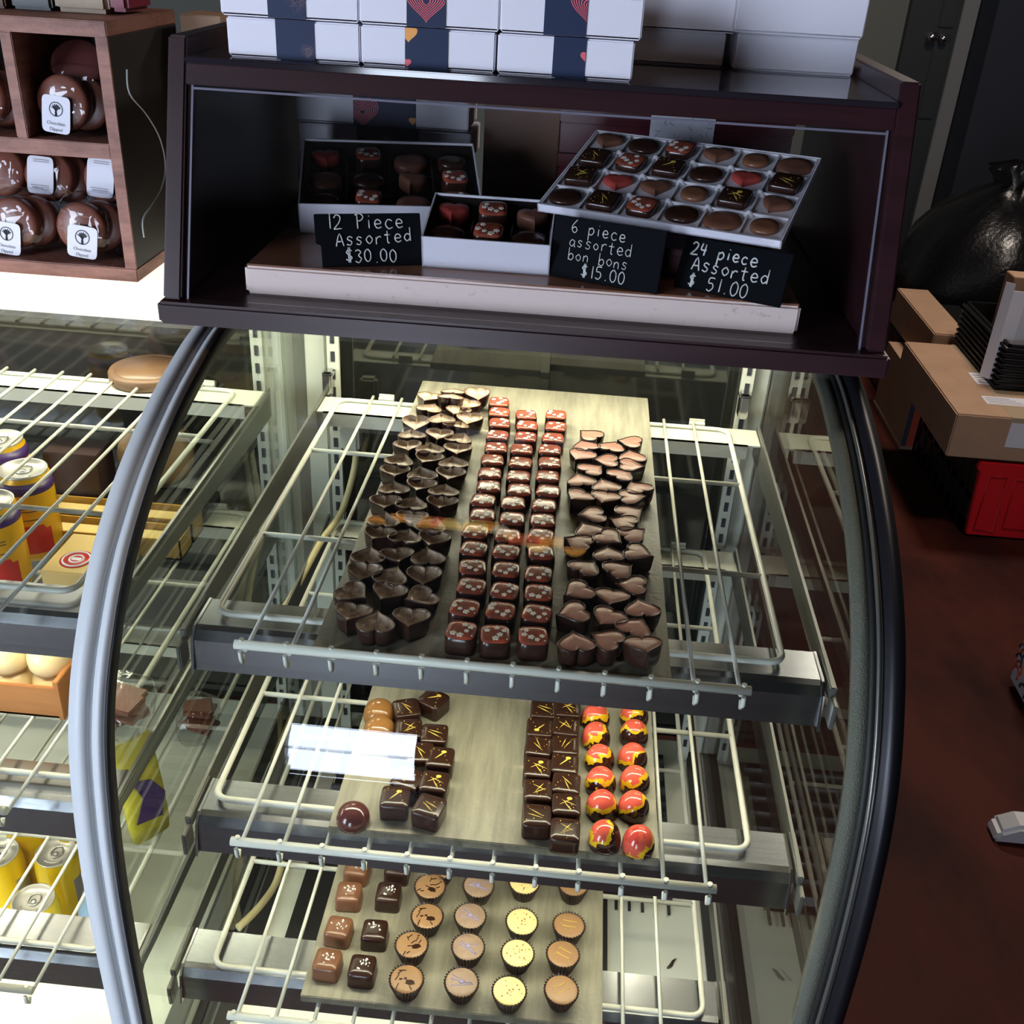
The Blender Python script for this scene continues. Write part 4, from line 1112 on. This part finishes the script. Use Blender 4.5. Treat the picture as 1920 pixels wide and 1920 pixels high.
WZ = -.189 - .0101
for (u, v, lab) in ((42, 878, 'golden can with purple band, nearest the frame strip on the left case shelf'), (-2, 822, 'golden can behind the others at the left edge of the picture'), (-24, 938, 'golden can at the left edge, in front of the other golden cans')):
    p = at(u, v, Z=WZ + .122); can((p.x, p.y, WZ), ORCAN, lab, 'golden cans in the left case', deco='gold')
LZ = DZ + .0005
for (u, v, lab) in ((-4, 1598, 'yellow can at the left picture edge, lower left shelf'), (104, 1597, 'yellow can beside the curved frame strip, rear one of the near pair'), (62, 1686, 'yellow can nearest the front of the lower left shelf'), (50, 1540, 'yellow can behind the others, left one of the rear pair'), (136, 1548, 'yellow can behind the others, right one of the rear pair')):
    p = at(u, v, Z=LZ + .118); can((p.x, p.y, LZ), YELLOW, lab, 'yellow cans in the left case', r=.0275, h=.118, deco='yellow')
p = at(182, 1668, Z=LZ + .12)
t = thing('water_bottle', 'clear blue water bottle with a white cap on the lower left shelf', 'bottle', (p.x, p.y, LZ))
MB().lathe([(.002, .002), (.024, 0), (.027, .006), (.027, .085), (.024, .10), (.014, .125), (.0115, .132), (.0115, .140)], 32).build('bottle_body', mat('blue_bottle', (.16, .28, .42), .08, spec=.8), t)
MB().lathe([(.0275, .03), (.0275, .075)], 32, cap0=False, cap1=False).build('label_band', PAPER, t); MB().lathe([(.0135, .138), (.0135, .152), (.012, .153), (.001, .153)], 24).build('cap', PAPER, t)
# cream box with a round red sticker, gold trays behind
t = thing('cream_box', 'cream card box with a round red and white sticker beside the golden cans', 'box', (-.385, .37, WZ))
o = (-.385, .37, WZ)
MB().box((-.424, .322, WZ), (-.340, .412, WZ + .030)).build('box_body', CREAMB, t, o, bevel=.001)
s_ = MB().lathe([(.020, 0), (.020, .0006), (.001, .0006)], 32, (-.392, .352, WZ + .0301)).build('round_sticker', REDPR, t, o)
q = MB()
for r0 in (.0165, .0085): q.tube([(-.392 + r0 * math.cos(k * PI / 12), .352 + r0 * math.sin(k * PI / 12), WZ + .0308) for k in range(24)], .0014, 5, closed=True)
q.box((-.398, .349, WZ + .0306), (-.386, .355, WZ + .0312)); q.build('sticker_print', PAPER, s_, o)
for (a, b, lab) in (((-.50, .415, WZ), (-.285, .455, WZ + .030), 'yellow gold tray behind the cream box, front one'), ((-.50, .460, WZ), (-.285, .500, WZ + .034), 'yellow gold tray behind the cream box, rear one')):
    t = thing('gold_tray', lab, 'tray', ((a[0] + b[0]) / 2, a[1], a[2]), 'gold trays in the left case'); o = t.location.copy()
    q = MB().box(a, (b[0], b[1], a[2] + .003)); q.box(a, (b[0], a[1] + .002, b[2])); q.box((a[0], b[1] - .002, a[2]), b); q.box(a, (a[0] + .002, b[1], b[2])); q.box((b[0] - .002, a[1], a[2]), b)
    q.build('tray_body', GOLDB, t, o); MB().box((a[0] + .003, a[1] + .003, a[2] + .004), (b[0] - .003, b[1] - .003, b[2] - .008)).build('wrapped_contents', CREAMB, t, o, bevel=.003)
tag(bx('dark_carton', mat('dark_brown_card', (.030, .012, .010), .5), (-.50, .505, WZ), (-.425, .555, WZ + .095), bevel=.001), 'dark brown carton standing behind the gold trays', 'carton')
t = thing('film_tray', 'dark tray under cling film beside the dark carton', 'tray', (-.36, .545, WZ))
MB().box((-.055, -.035, 0), (.075, .03, .02)).build('tray_body', TRAYB, t, bevel=.003); MB().box((-.056, -.036, .0203), (.076, .031, .0225)).build('film_cover', FILM, t)
t = thing('round_tin', 'round pale tin on its side behind the gold trays', 'tin', M=TR(-.372, .585, WZ + .075, .2, 0))
MB().lathe([(.001, 0), (.05, 0), (.05, .025), (.001, .025)], 40, M=Matrix.Rotation(PI / 2, 4, 'X')).build('tin_body', TANW, t)
MB().lathe([(.051, .018), (.051, .028), (.04, .0285), (.001, .029)], 40, M=Matrix.Rotation(PI / 2, 4, 'X')).build('tin_lid', mat('pale_cream_tin', (.60, .40, .20), .4), t)
t = thing('round_board', 'round brown wooden board at the back of the upper left shelf', 'wooden board', (-.372, .583, -.0195))
MB().lathe([(.001, 0), (.050, 0), (.052, .003), (.052, .013), (.050, .016), (.001, .016)], 48).build('board', TANW, t)
MB().lathe([(.044, .0161), (.044, .0166), (.001, .0166)], 48).build('inset_top', mat('warm_wood', (.14, .075, .038), .35), t)
# iced cakes in an amber wooden tray
t = thing('wooden_tray', 'amber wooden tray of cream iced cakes in the left case', 'tray', (-.40, .13, WZ)); o = (-.40, .13, WZ)
q = MB().box((-.52, .10, WZ), (-.294, .165, WZ + .004)); q.box((-.52, .10, WZ), (-.294, .104, WZ + .040)); q.box((-.52, .161, WZ), (-.294, .165, WZ + .040))
q.build('tray_body', AMBER, t, o, bevel=.0008)
MB().box((-.299, .098, WZ), (-.293, .167, WZ + .050)).build('end_board', AMBER, t, o, bevel=.0008)
for k, (x, y) in enumerate(((-.318, .134), (-.360, .132), (-.402, .132), (-.444, .132))):
    t = thing('iced_cake', 'cream iced double cake in the amber tray, %s from its right end' % ordn(k), 'cake', (x, y, WZ + .0045), 'iced cakes in the amber tray')
    for zz in (0, .034):
        MB().lathe([(.001, zz), (.018, zz), (.0215, zz + .007), (.0222, zz + .015), (.0205, zz + .026), (.013, zz + .032), (.001, zz + .034)], 36).build('cake_layer', CREAMR, t)
# bagged goods seen through the side glass
t = thing('snack_bag', 'yellow and black snack bag standing on the lower shelf of the left case', 'snack bag', M=TR(-.250, .155, -.4171, .9, -.1))
R = []
for z, w_, d_ in ((0, .045, .012), (.02, .050, .018), (.06, .050, .024), (.10, .049, .018), (.125, .047, .006), (.14, .047, .002)):
    R.append([(x * w_ / 2 * 1.0, y * d_ / 2, z) for x, y in sq(2, 2, 24, 2.6)])
MB().loft(R).build('bag_body', mat('yellow_foil', (.55, .46, .03), .3, bump=(70, .8)), t)
q = MB()
for s_ in (-1, 1): q.prism([(-.020, .035), (.012, .030), (.021, .060), (.008, .085), (-.016, .095), (-.006, .065)], 'y', s_ * .0130, s_ * .0138)
q.build('dark_panel', PURPLE, t)
for k, (u, v, bz, lab) in enumerate(((372, 1348, -.4171, 'clear bag of dark chocolate bark on the lower left shelf, seen through the side glass'), (238, 1325, WZ, 'clear bag of dark chocolate bark on the middle left shelf, beside the curved frame'))):
    p = at(u, v, Z=bz + .02)
    p = Vector((min(p.x, -.222), p.y, 0))
    t = thing('bark_bag', lab, 'bag', (p.x, p.y, bz), 'bags of chocolate bark'); rnd = random.Random(k)
    for n in range(5):
        MB().box((-.014, -.018, 0), (.014, .018, .006), TR(rnd.uniform(-.004, .004), rnd.uniform(-.012, .012), .002 + .0075 * n, rnd.uniform(0, 3))).build('bark_piece', COOKIE, t, bevel=.001)
    R = []
    for z, w_, d_ in ((0, .040, .065), (.015, .048, .075), (.035, .046, .072), (.048, .030, .04), (.062, .02, .012)):
        R.append([(x * w_ / 2 + rnd.uniform(-.001, .001), y * d_ / 2 + rnd.uniform(-.002, .002), z) for x, y in sq(2, 2, 28, 3)])
    MB().loft(R).build('clear_bag', FILM, t)

# ------------------------------------------------------------------ crumbs on the deck
for k, (u, v) in enumerate(((1258, 1810),)):
    p = at(u, v, Z=DZ)
    tag(MB().tube([(p.x - .005, p.y - .006, DZ + .0015), (p.x, p.y - .001, DZ + .002), (p.x + .003, p.y + .006, DZ + .0012), (p.x + .007, p.y + .010, DZ + .0012)], .0018, 6, taper=[.8, 1.3, 1, .4]).build('chocolate_crumb', DARKC), 'dark chocolate crumb on the pale deck below the lower shelf', 'crumb')

# ------------------------------------------------------------------ behind the case, to the right, on the floor
t = thing('crate', 'black slatted crate with a red front panel, on the floor under the large carton', 'crate', (1.62, 2.5, FZ)); o = (1.62, 2.5, FZ)
q = MB().box((1.472, 2.262, FZ), (1.80, 2.86, FZ + .012)); q.box((1.788, 2.262, FZ), (1.80, 2.86, -.795)); q.box((1.472, 2.85, FZ), (1.80, 2.86, -.795))
q.box((1.472, 2.262, FZ + .01), (1.484, 2.86, FZ + .05)); q.box((1.472, 2.262, -.835), (1.484, 2.86, -.795)); q.box((1.472, 2.262, -.945), (1.484, 2.86, -.925))
for k in range(9): y = 2.262 + k * .0725; q.box((1.472, y, FZ), (1.484, y + .045, -.8))
q.build('crate_body', BLKPL, t, o)
q = MB().prism([(1.482, FZ + .006), (1.80, FZ + .006), (1.80, -.80), (1.462, -.80), (1.458, -.825), (1.468, -.835)], 'y', 2.238, 2.262); rp = q.build('front_panel', REDP, t, o, bevel=.003)
q = MB()
P = [(1.500, FZ + .03), (1.56, FZ + .025), (1.552, -.845), (1.50, -.845)]
q.tube([(x, 2.2375, z) for x, z in P], .0025, 6, closed=True); q.tube([(x, 2.2375, z) for x, z in ((1.585, FZ + .04), (1.76, FZ + .04), (1.76, -.85), (1.58, -.85))], .0025, 6, closed=True)
q.build('raised_rim', mat('darker_red_plastic', (.40, .006, .012), .4), rp, o)


def carton(a, b, label, tape=None, labels=()):
    t = thing('cardboard_box', label, 'cardboard box', ((a[0] + b[0]) / 2, (a[1] + b[1]) / 2, a[2]), 'cardboard cartons behind the case'); o = t.location.copy()
    MB().box(a, b).build('carton_body', KRAFT, t, o, bevel=.004)
    if tape:
        x = a[0] + tape * (b[0] - a[0])
        q = MB().box((x - .03, a[1], b[2]), (x + .03, b[1], b[2] + .0006)); q.box((x - .03, a[1] - .0006, b[2] - .09), (x + .03, a[1], b[2] + .0006)); q.build('packing_tape', TAPE, t, o)
    for p0, p1 in labels:
        l = MB().box(p0, p1).build('shipping_label', PAPER, t, o)
        q = MB(); dz = p1[2] - p0[2]; dy = p1[1] - p0[1]
        if dz < .01:
            for k in range(4): q.box((p0[0] + .008, p0[1] + dy * (.15 + .2 * k), p1[2]), (p0[0] + (p1[0] - p0[0]) * (.85 - .1 * k), p0[1] + dy * (.2 + .2 * k), p1[2] + .0003))
            q.build('label_print', GREYINK, l, o)
    return t


carton((1.352, 2.238, -.791), (1.66, 2.87, -.650), 'large taped cardboard carton on the red and black crate, with paper labels', .62,
       (((1.47, 2.335, -.6498), (1.62, 2.40, -.6492)), ((1.49, 2.50, -.6498), (1.56, 2.60, -.6492)), ((1.515, 2.2372, -.745), (1.62, 2.2378, -.665))))
carton((1.475, 2.95, -.78), (1.60, 3.50, -.641), 'long cardboard carton behind the large one, on dark storage tub')
tag(bx('storage_tub', BLKPL, (1.47, 3.32, FZ), (1.85, 3.8, -.7815), bevel=.01), 'dark tub on the floor behind the cartons', 'tub')
tag(bx('storage_tub', BLKPL, (1.56, 2.92, FZ), (1.85, 3.28, -.7815), bevel=.01), 'dark tub on the floor beside the orange carton', 'tub')
t = thing('orange_carton', 'orange carton with a grey edge and cardboard base, on the floor beside the crate', 'carton', (1.48, 3.05, FZ)); o = (1.48, 3.05, FZ)
MB().box((1.430, 2.87, FZ + .012), (1.535, 3.30, -.80)).build('carton_body', KRAFT, t, o)
MB().box((1.447, 2.866, FZ + .012), (1.535, 2.87, -.80)).build('orange_front', ORCAR, t, o); MB().box((1.43, 2.866, FZ + .012), (1.4468, 2.87, -.80)).build('grey_stripe', mat('slate_stripe', (.07, .075, .11), .5), t, o)
MB().box((1.425, 2.864, FZ), (1.537, 3.30, FZ + .012)).build('base', KRAFT, t, o)
t = thing('ribbed_basket', 'black ribbed basket holding white papers, on the large carton', 'basket', (1.66, 2.66, -.6495)); o = (1.66, 2.66, -.6495)
q = MB().box((1.535, 2.46, -.6495), (1.80, 2.90, -.64)); q.box((1.535, 2.46, -.6495), (1.545, 2.90, -.50)); q.box((1.79, 2.46, -.6495), (1.80, 2.90, -.50)); q.box((1.535, 2.46, -.6495), (1.80, 2.47, -.50)); q.box((1.535, 2.89, -.6495), (1.80, 2.90, -.50))
for k in range(8): z = -.64 + k * .018; q.tube([(1.532, 2.457, z), (1.803, 2.457, z), (1.803, 2.903, z), (1.532, 2.903, z)], .006, 6, closed=True)
q.build('basket_body', BLKPL, t, o, bevel=.002)
t = thing('paper_roll', 'bundle of loose white paper sticking up out of the ribbed basket', 'paper', (1.575, 2.56, -.638)); o = t.location.copy()
q = MB(); P1 = [(-.07, -.02), (-.05, -.045), (-.01, -.05), (.03, -.035), (.05, -.01), (.09, -.03)]
for i, (a, b) in enumerate(zip(P1, P1[1:])):
    q.prism([a, b, (b[0], b[1] + .003), (a[0], a[1] + .003)], 'z', .002, .31 - .02 * i)
q.build('outer_sheet', PAPER, t); MB().prism([(-.02, .01), (.05, -.005), (.10, .02), (.10, .024), (.05, 0), (-.02, .014)], 'z', .002, .22).build('inner_sheet', PAPER, t)
tag(bx('cardboard_insert', KRAFT, (1.60, 2.72, -.6385), (1.775, 2.80, -.36), bevel=.002), 'cardboard piece standing behind the papers in the ribbed basket', 'cardboard')
t = thing('garbage_bag', 'crumpled black plastic bag behind the cartons at the right edge', 'plastic bag', (2.12, 4.25, FZ))
m = MB(); rnd = random.Random(11); R = []
for z, r in ((0, .34), (.10, .42), (.30, .44), (.46, .40), (.58, .30), (.66, .18), (.71, .08), (.78, .14), (.80, .02)):
    R.append([(r * math.cos(2 * PI * k / 36) * (1 + rnd.uniform(-.10, .10)), r * math.sin(2 * PI * k / 36) * (1 + rnd.uniform(-.10, .10)), z + rnd.uniform(-.02, .02) * (z > 0)) for k in range(36)])
m.loft(R).build('bag_body', BAGBLK, t)
t = thing('tote_bag', 'patterned white, red and black cloth bag at the right picture edge', 'cloth bag', (1.47, 1.43, FZ)); o = (1.47, 1.43, FZ)
MB().box((1.365, 1.36, FZ), (1.60, 1.50, -.78)).build('bag_body', mat('white_cloth', (.55, .54, .58), .8), t, o, bevel=.02)
q = MB(); rnd = random.Random(2)
q.mi = 0
for k in range(14):
    cz, cy = rnd.uniform(FZ + .03, -.80), rnd.uniform(1.38, 1.48); q.mi = k % 2
    q.tube([(1.3645, cy + .018 * math.cos(j * .6), cz + .018 * math.sin(j * .6)) for j in range(7)], .003, 5)
    q.tube([(1.375 + rnd.uniform(0, .2) + .018 * math.cos(j * .6), 1.3595, cz + .018 * math.sin(j * .6)) for j in range(7)], .003, 5)
q.build('curl_print', [INK, mat('red_print', (.55, .06, .03), .6)], t, o)
t = thing('stool_base', 'chrome foot of a stool on the floor at the right picture edge', 'stool', (1.45, .95, FZ))
MB().prism([(-.300, 0), (.3, 0), (.3, .05), (-.255, .05), (-.292, .03)], 'y', -.028, .028).build('foot', mat('satin_chrome', (.72, .73, .76), .35, .4), t, bevel=.008)
MB().prism([(-.26, 0), (.26, 0), (.26, .05), (-.24, .05)], 'x', -.028, .028).build('foot', CHROME, t, bevel=.008)
MB().lathe([(.04, .05), (.025, .07), (.025, .50), (.04, .51), (.14, .515), (.16, .53), (.16, .56), (.14, .57), (.001, .57)], 32).build('column_and_seat', BLACK, t)

# remove spare prototypes that no piece used
for k, P in PROTO.items():
    for r in P[USED.get(k, 0):]:
        for c in list(r.children): bpy.data.objects.remove(c)
        bpy.data.objects.remove(r)
